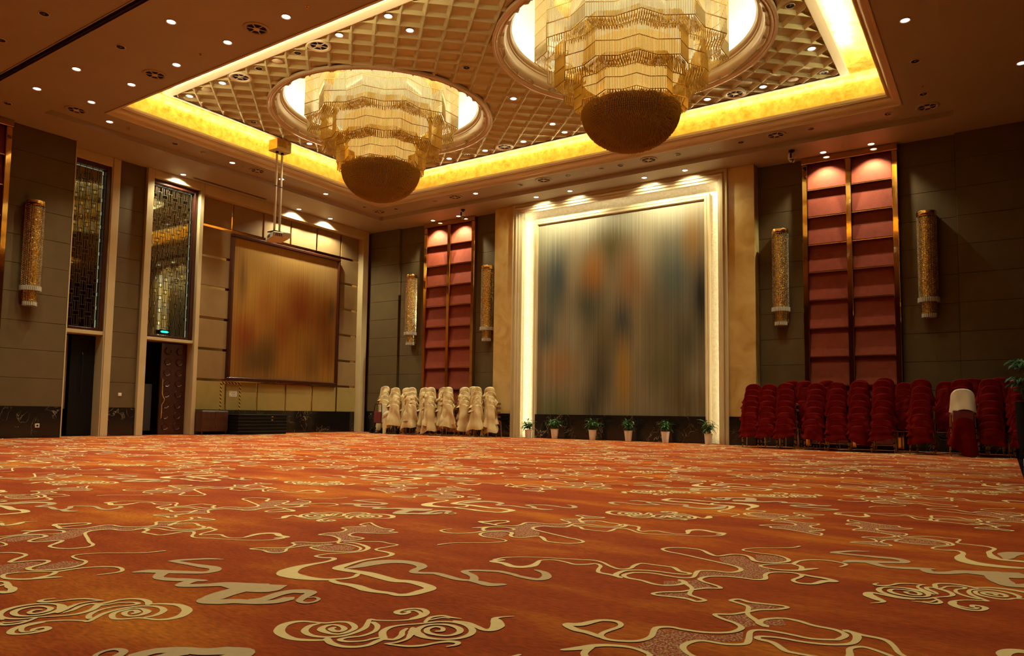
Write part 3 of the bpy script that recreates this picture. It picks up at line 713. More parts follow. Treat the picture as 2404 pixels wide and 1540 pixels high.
MB().box(-18.60,-18.545,y0+0.05,y1-0.05,z0+0.05,z1-0.05).build('canvas', art_m, t)
for n, q in (('frame_rail',(y0,y1,z1-fw,z1)),('frame_rail',(y0,y1,z0,z0+fw)),('frame_stile',(y0,y0+fw,z0+fw,z1-fw)),('frame_stile',(y1-fw,y1,z0+fw,z1-fw))):
    MB().bbox(-18.61,-18.47,q[0],q[1],q[2],q[3],0.02).build(n, M['wood'], t)

# ------------------------------------------------------------------ doors
# left doorway: black opening, one leaf folded back showing a pale panel
d1 = thing('door_1', None, None); tag(d1, kind='structure', label='dark doorway below the first lattice window')
MB().box(X0-0.52,X0-0.50,8.3,9.5,0,2.5).build('door_backing', M['void'], d1)
MB().bbox(X0-0.34,X0-0.29,8.39,8.52,0,2.48,0.006).build('door_post', M['wood'], d1)
MB().bbox(X0-0.47,X0-0.44,8.53,8.82,0.66,2.45,0.004).build('pale_panel', mat('fawn_lobby_panel',(0.20,0.11,0.055),0.6), d1)
MB().bbox(X0-0.42,X0-0.36,8.86,9.44,0.01,2.46,0.006).build('door_leaf', M['black'], d1)
MB().tube([(X0-0.33,9.12,1.0),(X0-0.30,9.12,1.05),(X0-0.30,9.12,2.0),(X0-0.33,9.12,2.05)],0.012,6).build('door_handle', M['blackmetal'], d1)
# right doorway: open half and a carved leaf
d2 = thing('door_2', None, None); tag(d2, kind='structure', label='half-open doorway with a carved dark red door leaf')
MB().box(X0-0.52,X0-0.50,10.4,12.0,0,2.5).build('door_backing', M['void'], d2)
dl = MB().bbox(X0-0.30,X0-0.24,11.12,11.86,0.01,2.46,0.006).build('door_leaf', M['wood'], d2)
for r in range(8):
    for cidx in range(2):
        yc = 11.30+cidx*0.34; zc = 0.22+r*0.29
        b = MB(); oc = [(yc+0.105*math.cos(PI/8+k*PI/4), zc+0.105*math.sin(PI/8+k*PI/4)) for k in range(8)]; ic = [(yc+0.075*math.cos(PI/8+k*PI/4), zc+0.075*math.sin(PI/8+k*PI/4)) for k in range(8)]
        xs = X0-0.24
        b.add([(xs,y,z) for y,z in oc]+[(xs+0.022,yc+(y-yc)*0.92,zc+(z-zc)*0.92) for y,z in oc]+[(xs+0.008,y,z) for y,z in ic],
              [(k,(k+1)%8,8+(k+1)%8,8+k) for k in range(8)]+[(8+k,8+(k+1)%8,16+(k+1)%8,16+k) for k in range(8)]+[tuple(range(16,24))])
        b.build('octagon_panel', M['wood'], dl)
MB().tube([(X0-0.235,11.165,0.42),(X0-0.19,11.165,0.46),(X0-0.185,11.165,0.80),(X0-0.185,11.215,0.88),(X0-0.185,11.235,0.95),(X0-0.185,11.19,1.03),(X0-0.185,11.165,1.10),(X0-0.19,11.165,1.48),(X0-0.235,11.165,1.52)],0.013,7).build('door_handle', M['goldcap'], d2, smooth=True)
MB().tube([(X0-0.235,11.60,1.30),(X0-0.20,11.60,1.31),(X0-0.20,11.66,1.31)],0.01,6).build('latch', M['goldcap'], d2)
MB().lathe([(0.0,-0.015),(0.02,0),(0,0.015)],8,(X0-0.45,10.56,1.63)).build('pilot_light', M['greendot'], d2)
MB().bbox(X0-0.49,X0-0.44,10.72,11.02,0.1,1.35,0.01).build('inner_leaf', mat('charcoal_leaf',(0.03,0.03,0.03),0.6), d2)

# ------------------------------------------------------------------ small wall fittings
def plate(name, label, cat, y, z, w_, h_, x, m='offwhite', part=None):
    t = thing(name, label, cat, (x, y, z))
    MB().bbox(0,0.012,-w_/2,w_/2,-h_/2,h_/2,0.003).build('plate', M[m], t)
    if part: MB().box(0.011,0.016,-w_*0.22,w_*0.22,-h_*0.18,h_*0.22).build(part, M['black' if part == 'socket' else 'white'], t)
    return t
p = px(281,926,'x',-18.46); plate('light_switch','small ivory switch plate on the pier between the portals','switch',p.y,p.z,0.085,0.085,-18.46,part='rocker')
p = px(87,999,'x',-18.02); plate('wall_socket','small socket plate on the black marble base at left','socket',p.y,p.z,0.09,0.09,-18.02,part='socket')
# glowing boxes imitate the reflection of an exit sign in the second window
t = thing('exit_sign_reflection','modelled reflection of a green exit sign at the foot of the second lattice window','sign',(-18.49,11.07,2.74))
MB().bbox(-0.03,0.0,-0.14,0.14,-0.06,0.06,0.004).build('reflection_box', M['black'], t)
MB().box(0.0,0.004,-0.075,0.07,-0.028,0.028).build('reflection_face', M['green'], t)
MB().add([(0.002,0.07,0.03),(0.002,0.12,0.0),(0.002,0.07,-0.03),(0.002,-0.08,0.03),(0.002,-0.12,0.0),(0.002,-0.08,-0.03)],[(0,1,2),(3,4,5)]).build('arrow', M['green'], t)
# hazard tape and notice on the artwork bay
G_T = 'hazard tape strips on the artwork bay'
for lab, q in (('black and yellow hazard tape, upright strip over the cabinet',(12.895,12.945,0.70,1.44)),('black and yellow hazard tape, upright strip beside the paper notice',(13.535,13.585,0.58,1.44)),('black and yellow hazard tape, level strip joining the two uprights',(12.895,13.585,1.44,1.49))):
    MB().box(-18.592,-18.588,*q).build('hazard_tape', M['tape'], label=lab, cat='tape', group=G_T)
t = thing('paper_notice','white paper notice with red print inside the hazard tape','notice',(-18.593,13.33,1.155))
MB().box(0,0.004,-0.13,0.13,-0.085,0.085).build('sheet', M['paper'], t)
for k in range(5): MB().box(0.004,0.005,-0.07+0.006*k,0.11-0.02*(k%3),0.055-k*0.028,0.064-k*0.028).build('print_line', M['greyprint'], t)
for z in (0.055,-0.06): MB().box(0.004,0.005,-0.118,-0.09,z-0.012,z+0.012).build('red_mark', M['redprint'], t)
# ------------------------------------------------------------------ chandeliers
def star(R, rr, n=12, off=0.0):
    o = []
    for k in range(2*n):
        a = PI*k/n+off; q = R if k % 2 == 0 else rr; o.append((q*math.cos(a), q*math.sin(a)))
    return o
def rod_wall(mb, poly, z0, z1, step, r, jit=0.0, rnd=random):
    n = len(poly)
    for i in range(n):
        a = Vector(poly[i]); b = Vector(poly[(i+1)%n]); L = (b-a).length; k = max(2, int(L/step))
        t = (b-a)/L; nn = Vector((t.y,-t.x))
        for j in range(k):
            p = a+t*(L*(j+0.5)/k); q = r*rnd.uniform(0.85,1.1); zz0 = z0+rnd.uniform(-jit,jit)
            A, B, C2 = p+t*q, p+nn*q*1.1, p-t*q
            mb.add([(A.x,A.y,zz0),(B.x,B.y,zz0),(C2.x,C2.y,zz0),(A.x,A.y,z1),(B.x,B.y,z1),(C2.x,C2.y,z1)],[(0,1,4,3),(1,2,5,4),(0,2,1)])
def hoop(poly, z, t=0.007, h=0.006):
    mb = MB(); n = len(poly)
    o = [(x*(1+t/math.hypot(x,y)), y*(1+t/math.hypot(x,y))) for x,y in poly]; i_ = [(x*(1-t/math.hypot(x,y)), y*(1-t/math.hypot(x,y))) for x,y in poly]
    vs = [(x,y,z-h) for x,y in o]+[(x,y,z+h) for x,y in o]+[(x,y,z+h) for x,y in i_]+[(x,y,z-h) for x,y in i_]; fs = []
    for k in range(n):
        k2 = (k+1)%n
        for a in range(4): b = (a+1)%4; fs.append((a*n+k,a*n+k2,b*n+k2,b*n+k))
    return mb.add(vs, fs)
TIERS = [  # tip radius, row heights from top to bottom
    (1.80, [8.62, 8.36, 8.10, 7.84, 7.58, 7.32]),
    (1.42, [7.62, 7.35, 7.08, 6.81]),
    (1.05, [7.05, 6.77, 6.585, 6.36])]
def chandelier(label, loc):
    t = thing('chandelier', label, 'chandelier', loc, group='tiered crystal chandeliers')
    rnd = random.Random(3)
    MB().lathe([(0,8.74),(1.55,8.74),(1.55,8.66),(1.50,8.64),(0,8.64)],48).build('ceiling_plate', M['goldcap'], t, smooth=30)
    st_ = MB()
    for k in range(6):
        a = PI/3*k+0.3; st_.cyl((0.5*math.cos(a),0.5*math.sin(a),0),0.02,6.9,8.65,8)
    st_.build('suspension_stem', M['hoop'], t)
    for ti, (R, zs) in enumerate(TIERS):
        r_ = R*0.896; poly = star(R, r_)
        for ri, (za, zb) in enumerate(zip(zs[:-1], zs[1:])):
            mb = MB(); rod_wall(mb, poly, zb+0.012, za-0.012, 0.027, 0.0095, 0.0, rnd)
            tag(mb.build('glass_rod_row', M['rods' if ti == 0 else 'rods2'], t), kind='stuff')
        for z in zs[1:]: hoop(poly, z).build('hoop', M['hoop'], t)
        # short rods filling the underside of the tier, stepped towards the next one
        zb = zs[-1]; Rn = TIERS[ti+1][0] if ti < 2 else 0.95
        mb = MB(); R2 = R-0.05; k = 0
        while R2 > Rn*0.92:
            rod_wall(mb, star(R2, R2*0.896, off=0.0), zb-0.055+0.004*k, zb+0.03, 0.043, 0.009, 0.012, rnd); R2 -= 0.05; k += 1
        tag(mb.build('underside_rods', M['beads'], t), kind='stuff')
    # beaded bowl at the foot
    mb = MB(); zt = 6.33; zb = 5.63; n = 30; RB = 0.91
    for j in range(n):
        a = PI/2*j/n; R = RB*math.cos(a); z = zt-(zt-zb)*math.sin(a)
        cnt = max(6, int(2*PI*R/0.032))
        for k in range(cnt):
            g = 2*PI*(k+0.5*(j%2))/cnt; x, y = R*math.cos(g), R*math.sin(g); s = 0.0125; zz = z+rnd.uniform(-0.012,0.012)
            mb.add([(x+s,y,zz),(x-s*.5,y+s*.87,zz),(x-s*.5,y-s*.87,zz),(x,y,zz-0.04),(x,y,zz+0.04)],[(0,1,3),(1,2,3),(2,0,3),(1,0,4),(2,1,4),(0,2,4)])
    tag(mb.build('beaded_bowl', M['beads'], t), kind='stuff')
    P = [((RB-0.05)*math.cos(PI/2*i/14), zt+0.03-(zt-zb)*math.sin(PI/2*i/14)) for i in range(15)]
    MB().lathe(P, 40).build('bowl_liner', M['liner'], t, smooth=True)
    # frosted light drums inside the tiers
    for (R, z0, z1, bm_) in ((1.15, 7.50, 8.30, 'bulb'), (0.90, 6.95, 7.45, 'bulb2'), (0.62, 6.50, 6.90, 'bulb2')):
        MB().lathe([(0.001,z0),(R,z0),(R,z1),(0.001,z1)],24).build('light_drum', M[bm_], t, smooth=30)
    return t
chandelier('three-tier crystal chandelier farther from the camera, left of the other', (*CH[0],0))
chandelier('three-tier crystal chandelier nearer the camera, cut by the top edge', (*CH[1],0))
# ------------------------------------------------------------------ ceiling fittings
dl_body = MB().lathe([(0.082,0.0),(0.085,-0.006),(0.078,-0.012),(0.066,-0.006),(0.064,0.02)],24).mesh('trim_ring', M['offwhite'], True)
dl_lens = MB().lathe([(0.001,-0.002),(0.064,-0.002),(0.064,0.004)],20).mesh('lens', M['lampwhite'])
dl_cup = MB().lathe([(0.066,-0.010),(0.05,-0.004),(0.02,-0.002),(0.001,-0.002)],20).mesh('reflector', M['blackmetal'], True)
dl_bulb = MB().lathe([(0.001,-0.012),(0.016,-0.010),(0.018,-0.001)],10).mesh('dead_bulb', M['chrome'], True)
def downlight(label, x, y, z, lit=True, watts=None, ang=95, group=None, target=(0,0,-1), sc=1.0):
    t = thing('downlight', label, 'downlight', (x, y, z), group=group)
    if sc != 1.0: t.scale = (sc, sc, sc)
    link('trim_ring', dl_body, t)
    if lit:
        link('lens', dl_lens, t)
        spot(t, (0,0,-0.03), target, L_DOWN if watts is None else watts, ang, 0.6)
    else:
        link('reflector', dl_cup, t); link('dead_bulb', dl_bulb, t)
    return t
# inner band
ys = 7.55
GL, GU = 'lit downlights in the ceiling', 'unlit downlights in the ceiling'
for i, x in enumerate((-15.74,-14.19,-12.64,-11.09,-9.54,-7.99,-6.44,-4.89,-3.34,-1.79)):  # right half of the row is unseen, added to light the near floor
    downlight('lit downlight, %s from the left in the row along the tray\'s near edge' % ORD[i], x, ys, HI, group=GL, watts=L_DOWN if x < -4 else L_DOWN*0.45)
for i, (y, lit) in enumerate(((8.32,1),(9.90,0),(11.51,1),(13.09,1),(14.71,1),(16.31,0))):
    if lit: downlight('lit downlight on the left of the tray, %s from the near end' % ORD[[0,2,3,4].index(i) if i in (0,2,3,4) else 0], -16.48, y, HI, group=GL)
    else: downlight('dark downlight left of the tray, %s' % ('nearer the windows' if y < 12 else 'nearer the corner'), -16.48, y, HI, False, group=GU)
k = 0
for i, x in enumerate((-15.78,-12.65,-11.09,-9.55,-8.01,-6.47,-4.93,-3.39,-1.85)):
    if i == 1: downlight('only lit downlight in the far row over the cream chairs', x, 17.0, HI, group=GL, watts=60)
    else:
        downlight('dark downlight, %s from the left in the far row above the mural' % ORD[k], x, 17.0, HI, False, group=GU); k += 1
for y, lit, lab in ((13.06,1,'lit downlight right of the tray near the top edge'),(14.69,0,'dark downlight right of the tray, nearer of the two'),(16.30,0,'dark downlight right of the tray, beside the corner vent')):
    downlight(lab, -1.145, y, HI, bool(lit), group=GL if lit else GU)
# near soffit
for x, lit, lab in ((-15.72,1,'lit downlight in the near soffit, leftmost of three'),(-14.16,1,'lit downlight in the near soffit, middle of three'),(-11.08,1,'lit downlight in the near soffit, rightmost of three'),(-12.62,0,'dark downlight in the near soffit between two lit ones'),(-17.02,0,'dark downlight at the far left picture edge in the soffit')):
    downlight(lab, x, 6.49, H, bool(lit), group=GL if lit else GU)
for i, x in enumerate((-8.0,-6.45,-4.9,-3.35,-1.8)): downlight('added unseen lit downlight of the near soffit row above the picture, %s from the middle' % ORD[i], x, 6.49, H, group=GL, watts=L_DOWN if x < -4 else L_DOWN*0.45)  # out of view, added to brighten the floor near the camera
for i, (x, y) in enumerate(((-6.4,3.2),(-3.2,3.2),(-9.6,3.2),(-0.4,3.2),(-3.2,0.2),(-6.4,0.2))): downlight('added unseen lit downlight of the next bay behind the camera, %s' % ORD[i], x, y, H, group=GL, watts=L_DOWN*1.0)  # unseen extra downlights, added because the near floor came out dark
for x, lab in ((-12.59,'dark downlight beyond the track seam, right of two'),(-14.14,'dark downlight beyond the track seam at the left edge')):
    downlight(lab, x, 5.23, H, False, group=GU)
downlight('lit downlight on the ceiling at the right picture edge', 0.43, 15.49, H, True, watts=40, group=GL)
# coffers: snapped on the lattice
ZC = 7.655
def cof(x, y): return (CXC+(x+8.92)*0.9858, CYC+(y-12.46)*0.9858)
k = 0
for (x, y) in ((-15.05,9.31),(-13.83,9.30),(-15.04,12.78),(-10.16,9.24),(-8.92,9.25),(-8.92,9.83),(-8.93,13.33),(-8.92,15.05),(-8.93,15.66),(-10.15,15.65),(-11.38,15.66),(-12.60,15.64),(-5.29,15.67),(-4.08,15.69),(-2.86,14.51)):
    a, b = cof(x, y)
    LABS = ['lit coffer light in the leftmost corner diamond','lit coffer light beside the left coffer vent','lit coffer light low on the left border, behind the far chandelier rods','lit coffer light near the near border, right of the big vent','lit coffer light by the near border above the chandeliers gap','lit coffer light one diamond in from the near border','lit coffer light midway between the chandeliers','lit coffer light nearest the far border between the domes','lit coffer light at the far border between the domes','lit coffer light right of the far vent','lit coffer light left of the far vent','lit coffer light by the far border beside the far chandelier','lit coffer light left of the right far vent','lit coffer light right of the right far vent','lit coffer light beside the right border']
    downlight(LABS[k], a, b, ZC, True, group='lit lights set in the coffers', watts=L_DOWN*0.9); k += 1
for (x, y), lab in (((-8.92,11.57),'dark coffer light between the two domes'),((-11.37,9.28),'dark coffer light left of the near vent'),((-12.58,9.29),'dark coffer light between the near vents'),((-15.07,11.04),'dark coffer light on the left border row'),((-11.97,15.64),'dark coffer light by the far border'),((-2.86,15.67),'dark coffer light in the right corner diamond'),((-2.85,12.75),'dark coffer light beside the near chandelier dome, cut by top')):
    a, b = cof(x, y); downlight(lab, a, b, ZC, False, group='dark lights set in the coffers')
# round air vents
v_out = MB().lathe([(0.225,0.0),(0.222,-0.012),(0.20,-0.022),(0.175,-0.02),(0.160,-0.004)],32).mesh('vent_rim', M['paint2'] if 'paint2' in M else M['paint'], True)
v_out2 = MB().lathe([(0.235,0.06),(0.232,-0.02),(0.21,-0.035),(0.18,-0.03),(0.160,-0.004)],32).mesh('vent_rim', M['border'], True)
v_throat = MB().lathe([(0.170,-0.006),(0.15,-0.003),(0.001,-0.003)],24).mesh('throat', M['black'], True)
v_hub = MB().lathe([(0.001,-0.024),(0.05,-0.020),(0.058,-0.012),(0.05,-0.003)],16).mesh('hub', M['offwhite'], True)
vb = MB()
vb.box(0.05,0.16,-0.007,0.007,-0.014,-0.004); v_vane = vb.mesh('vane', M['offwhite'])
def vent(label, x, y, z, rim, group):
    t = thing('air_vent', label, 'vent', (x, y, z), group=group)
    link('vent_rim', rim, t); link('throat', v_throat, t); link('hub', v_hub, t)
    for k in range(6): link('vane', v_vane, t, rot=(0,0,PI/3*k))
    return t
GV = 'round air vents in the plaster ceiling'
for x, y, lab in ((-10.27,7.53,'round vent along the tray\'s near edge, closest to the top'),(-13.38,7.56,'round vent along the tray\'s near edge, middle of three'),(-16.44,7.58,'round vent at the tray\'s left near corner'),(-16.45,12.27,'round vent on the left band above the lattice window'),(-16.46,16.97,'round vent at the ceiling corner beyond the tray'),(-13.38,16.96,'round vent above the left red panels'),(-10.30,16.97,'round vent above the mural\'s left half'),(-7.23,16.98,'round vent above the mural\'s right half'),(-4.13,16.97,'round vent above the right wall camera'),(-1.13,17.03,'round vent at the right far corner of the band')):
    vent(lab, x, y, HI, v_out, GV)
for (x, y), lab in (((-10.73,9.26),'big rimmed vent in the coffers, closest to the top'),((-13.17,9.28),'big rimmed vent in the coffers near the left corner'),((-10.71,15.60),'rimmed vent in the coffers right of the far chandelier'),((-4.66,15.62),'rimmed vent in the coffers right of the near chandelier')):
    a, b = cof(x, y); vent(lab, a, b, 7.62, v_out2, 'rimmed vents in the coffers')
# sprinklers and detectors
sp_p = MB().lathe([(0.035,0.0),(0.035,-0.004),(0.012,-0.006),(0.01,-0.03),(0.02,-0.032),(0.02,-0.036),(0.001,-0.037)],12).mesh('sprinkler', M['brass'], True)
for k, (x, y) in enumerate(((-9.01,7.53),(-11.88,7.55),(-16.5,8.76),(-16.5,11.87),(-16.5,15.92),(-11.89,17.02),(-9.02,17.02),(-5.70,17.03),(-1.14,15.91))):
    LABS = ['tiny sprinkler by the top edge on the near band','tiny sprinkler between two near band vents','tiny sprinkler on the left band by the first portal','tiny sprinkler on the left band by the lattice window','tiny sprinkler by the far corner of the left band','tiny sprinkler above the mural\'s left end','tiny sprinkler above the mural\'s middle','tiny sprinkler above the mural\'s right end','tiny sprinkler on the right band']
    link('sprinkler', sp_p, None, (x, y, HI), label=LABS[k], cat='sprinkler', group='ceiling sprinklers')
sm = MB().lathe([(0.11,0.0),(0.11,-0.01),(0.095,-0.02),(0.02,-0.024),(0.001,-0.024)],24).mesh('speaker_disc', M['border'], True)
for (x, y), lab in (((-12.0,9.29),'flush ceiling speaker near the near border of the coffers'),((-14.42,9.31),'flush ceiling speaker in the left corner coffers'),((-3.46,15.67),'flush ceiling speaker in the right corner coffers')):
    a, b = cof(x, y); link('ceiling_speaker', sm, None, (a, b, 7.66), label=lab, cat='speaker', group='flush speakers in the coffers')
sd = MB().lathe([(0.07,0.0),(0.07,-0.012),(0.05,-0.025),(0.001,-0.028)],20).mesh('smoke_detector', M['paint'], True)
for x, y, lab in ((-16.44,10.65,'pale smoke detector on the left ceiling band'),(-14.20,17.01,'pale smoke detector above the left red panels'),(-8.55,16.98,'pale smoke detector above the mural')):
    link('smoke_detector', sd, None, (x, y, HI), label=lab, cat='smoke detector', group='smoke detectors')
# slot diffuser along the artwork bay
t = thing('slot_diffuser','long slot diffuser in the ceiling along the left portal and artwork bay','vent',(-18.13,12.68,H))
MB().box(-0.06,0.06,-1.22,1.22,-0.006,0.02).build('slot_frame', M['paint'], t)
for a in (-0.035, 0.0, 0.035): MB().box(a-0.010,a+0.010,-1.19,1.19,-0.008,-0.005).build('slot', M['black'], t)
# wall washers
GW = 'wall washer spots'
for x, lab in ((-11.11,'mural washer spot, first from the left'),(-9.99,'mural washer spot, second from the left'),(-7.74,'mural washer spot, third from the left'),(-6.62,'mural washer spot, fourth from the left')):
    downlight(lab, x, 17.89, H, True, watts=L_WASH*0.42, ang=140, target=(0,0.34,-1), group=GW)
for x, lab in ((-15.39,'washer spot over the left column of the far red panels'),(-14.33,'washer spot over the right column of the far red panels'),(-3.39,'washer spot over the left column of the near red panels'),(-2.36,'washer spot over the right column of the near red panels')):
    downlight(lab, x, 18.36, H, True, watts=L_WASH*(1.0 if x < -10 else 0.7), ang=105, target=(0,0.03,-1), group=GW)
for y, lab in ((11.18,'washer spot over the lattice window portal'),(15.12,'washer spot over the artwork, nearer the projector'),(16.42,'washer spot over the artwork, nearer the corner')):
    downlight(lab, -18.14, y, H, True, watts=L_WASH*0.9, ang=135, target=(-0.10,0,-1), group=GW)
# ceiling cameras
def ptz(label, x, y):
    t = thing('dome_camera', label, 'camera', (x, y, H), group='ceiling cameras')
    MB().lathe([(0.07,0.0),(0.07,-0.03),(0.03,-0.04),(0.03,-0.08),(0.07,-0.09)],16).build('mount', M['blackmetal'], t, smooth=30)
    MB().lathe([(0.001,-0.08),(0.075,-0.09),(0.085,-0.12),(0.085,-0.2),(0.075,-0.23),(0.001,-0.235)],20).build('housing', M['offwhite'], t, smooth=40)
    MB().lathe([(0.07,-0.232),(0.06,-0.28),(0.03,-0.305),(0.001,-0.31)],16).build('lens_dome', M['glass_dark'], t, smooth=True)
    MB().box(-0.02,0.02,-0.10,-0.075,-0.21,-0.10).build('camera_window', M['black'], t)
ptz('small dome camera hanging over the far red panels', -13.75, 17.84)
ptz('small dome camera hanging beside the near red panels', -3.99, 17.84)
# projector on twin poles
t = thing('projector_mount','gold box and twin cream poles dropping from the cove over the artwork','projector mount',(-15.24,12.0,0))
MB().bbox(-0.17,0.17,-0.20,0.25,7.33,7.60,0.006).build('ceiling_box', M['goldcap'], t)
MB().box(-0.165,0.165,-0.195,0.245,7.318,7.33).build('box_base', M['offwhite'], t)
for dy in (-0.06, 0.10):
    p_ = MB().tube([(0,dy,5.22),(0,dy,7.32)],0.028,10).build('pole', M['offwhite'], t, smooth=True)
    MB().tube([(0,dy,6.40),(0,dy,6.42)],0.031,10).build('joint', M['black'], p_)
    MB().tube([(0,dy,7.26),(0,dy,7.32)],0.035,10).build('flange', M['black'], p_)
MB().box(-0.14,0.14,-0.16,0.26,5.20,5.23).build('tray', M['blackmetal'], t)
t = thing('projector','cream ceiling projector hanging in front of the artwork','projector',(-15.24,12.05,5.03),(0,0,-0.35))
MB().bbox(-0.30,0.30,-0.21,0.21,0.0,0.15,0.02).build('body', M['offwhite'], t)
MB().lathe([(0.06,0.0),(0.065,0.05),(0.045,0.06),(0.04,0.02),(0.001,0.02)],20).xform(Matrix.Translation((-0.30,0.02,0.08))@Matrix.Rotation(-PI/2,4,'Y')).build('lens', M['black'], t, smooth=True)
for k in range(6): MB().box(-0.15+k*0.035,-0.135+k*0.035,-0.214,-0.209,0.04,0.11).build('grille_slot', M['black'], t)
for k in range(6): MB().box(0.299,0.304,-0.15+k*0.045,-0.13+k*0.045,0.04,0.11).build('grille_slot', M['black'], t)
MB().bbox(0.24,0.38,0.03,0.23,0.02,0.14,0.01).build('connector_panel', M['white'], t)
MB().tube([(0.2,0.1,0.145),(0.24,0.14,0.165),(0.29,0.18,0.15),(0.33,0.15,0.09)],0.012,6).build('cable', M['black'], t)
MB().bbox(-0.52,-0.34,-0.1,0.14,0.03,0.16,0.006).build('side_speaker', M['brass'], t)
# ------------------------------------------------------------------ carpet motifs (tufted a little proud of the ground pile)
ZZ = {1: (0,1160,3.877), 2: (560,1200,3.642), 3: (1130,1180,3.642), 4: (1744,1160,3.642)}
def fp(z, x, y):
    ox, oy, s = ZZ[z]; p = px(ox+x/s, oy+y/s, 'z', 0.0); return (p.x, p.y)
def smooth_path(pts, w, it=2):
    """Catmull-Rom resample of a 2-D path with widths"""
    n = len(pts); op = []; ow = []
    for i in range(n-1):
        p0 = Vector(pts[max(i-1,0)]); p1 = Vector(pts[i]); p2 = Vector(pts[i+1]); p3 = Vector(pts[min(i+2,n-1)])
        k = 5
        for j in range(k):
            t = j/k
            q = 0.5*((2*p1)+(p2-p0)*t+(2*p0-5*p1+4*p2-p3)*t*t+(3*p1-p0-3*p2+p3)*t*t*t)
            op.append(q); ow.append(w[i]*(1-t)+w[i+1]*t)
    op.append(Vector(pts[-1])); ow.append(w[-1]); return op, ow
def stroke(mb, z, path, wdef=1.6, zz=0.0012, k=1.0):
    pts = [fp(z, q[0], q[1]) for q in path]; w = [(q[2] if len(q) > 2 else wdef)*0.01*k for q in path]
    P_, W_ = smooth_path(pts, w); n = len(P_); vs = []; fs = []
    mb.k = getattr(mb, 'k', 0)+1; zz += mb.k*0.00016
    for i in range(n):
        t = (P_[min(i+1,n-1)]-P_[max(i-1,0)])
        t = t.normalized() if t.length > 1e-9 else Vector((1,0)); nn = Vector((-t.y,t.x))*W_[i]*0.5
        a, b = P_[i]+nn, P_[i]-nn; z_ = zz+i*0.000006; vs += [(a.x,a.y,z_),(b.x,b.y,z_)]
    for i in range(n-1): fs.append((2*i,2*i+1,2*i+3,2*i+2))
    e = Vector(P_[0])-(Vector(P_[1])-Vector(P_[0])).normalized()*W_[0]*0.5; vs.append((e.x,e.y,zz)); fs.append((0,1,len(vs)-1))
    e = Vector(P_[-1])+(Vector(P_[-1])-Vector(P_[-2])).normalized()*W_[-1]*0.5; vs.append((e.x,e.y,zz)); fs.append((2*n-2,2*n-1,len(vs)-1))
    mb.add(vs, fs)
def fill(mb, pts, zz=0.0006):
    """polygon fill of (zoom, x, y) points"""
    import mathutils.geometry as mg
    P_ = [fp(*q) for q in pts]; tr = mg.tessellate_polygon([[Vector((x,y,0)) for x,y in P_]])
    mb.add([(x,y,zz) for x,y in P_], [tuple(t) for t in tr])
A, Bm, Bf, Cm, Cg, Im, If, D = MB(), MB(), MB(), MB(), MB(), MB(), MB(), MB()
# spiral cloud
for p in ([(745,1105),(600,1106,2.4),(470,1095,3),(380,1062,4),(348,1025,4.5),(385,978,4),(470,952,3),(560,945,2),(640,952,1.6),(740,960,1.8),(850,950,1.8),(940,955,2.2),(990,985,2.6),(985,1012,2.4),(920,1042,2),(860,1055,1.6)],
    [(690,965,1.4),(610,985,2.6),(565,1028,3),(620,1065,2.4),(740,1080,1.8),(880,1072,1.8),(1000,1040,2),(1080,1000,2.6),(1105,960,2.2),(1125,930,2),(1180,936,1.6),(1320,940,1.4),(1470,930,1.6),(1570,905,2.4),(1607,873,3),(1580,845,2.6),(1510,836,1.8),(1430,843,2),(1362,860,3),(1355,876,2.6),(1405,885,2.2),(1455,870,2.2),(1445,858,1.4)],
    [(860,1056,1.6),(780,1048,2),(708,1020,3.4),(730,992,2.6),(800,976,1.6),(868,984,2),(905,1008,2.6),(880,1028,2.2),(825,1030,2.4),(790,1012,2.6),(820,998,2)],
    [(1470,922,1.2),(1540,900,1.6),(1560,878,2),(1500,852,1.6),(1420,862,1.2)],
    [(1150,955,2.4),(1187,985,2.4),(1165,1030,2),(1060,1070,1.6),(930,1085,1.6),(866,1105,2.4),(930,1120,1.8),(1060,1115,1.4),(1150,1095,1.6),(1215,1085,2)],
    [(755,1095,3),(790,1132,3),(880,1160,2.4),(1000,1166,2.2),(1110,1150,2.2),(1180,1120,2.6),(1240,1100,2.2),(1330,1102,2),(1390,1070,2.6),(1402,1035,2.2),(1440,1008,1.4)],
    [(1240,1092,3.2),(1232,1040,3),(1290,1000,2.4),(1390,980,1.6),(1520,970,1.4),(1620,960,1.6),(1720,950,1.6),(1840,955,2),(1950,980,2.8),(2000,1025,3),(1970,1065,2.8),(1870,1095,2),(1740,1102,1.6),(1620,1090,2.4),(1550,1065,4),(1520,1030,3.4),(1580,990,2),(1680,974,1.6),(1800,980,2.2),(1885,1010,3),(1885,1045,2.6),(1800,1070,1.8),(1700,1066,1.8),(1620,1045,2.6),(1615,1015,2.4),(1680,995,1.8),(1742,1005,2),(1742,1030,2),(1690,1034,1.6)],
    [(1840,944,1.4),(1960,960,2),(2040,995,2.8),(2100,1020,2.6),(2170,1018,4),(2215,985,6),(2205,945,5),(2195,922,2.6),(2260,910,1.4),(2355,904,0.5)],
    [(1595,955,1.6),(1640,915,2),(1740,900,2),(1820,915,1.8),(1905,925,0.6)],[(1640,935,1.2),(1740,917,1.4),(1800,922,0.8)],
    [(1250,1140,0.8),(1340,1152,1.6),(1450,1162,2),(1560,1157,2),(1680,1135,1.6),(1790,1122,2.4),(1870,1130,2.6),(1862,1150,1.8),(1780,1166,0.8)],
    [(1490,1005,2),(1500,1040,5),(1470,1065,2.6),(1440,1100,1.6),(1350,1130,1.4),(1260,1140,1)]):
    stroke(A, 2, p, k=0.8)
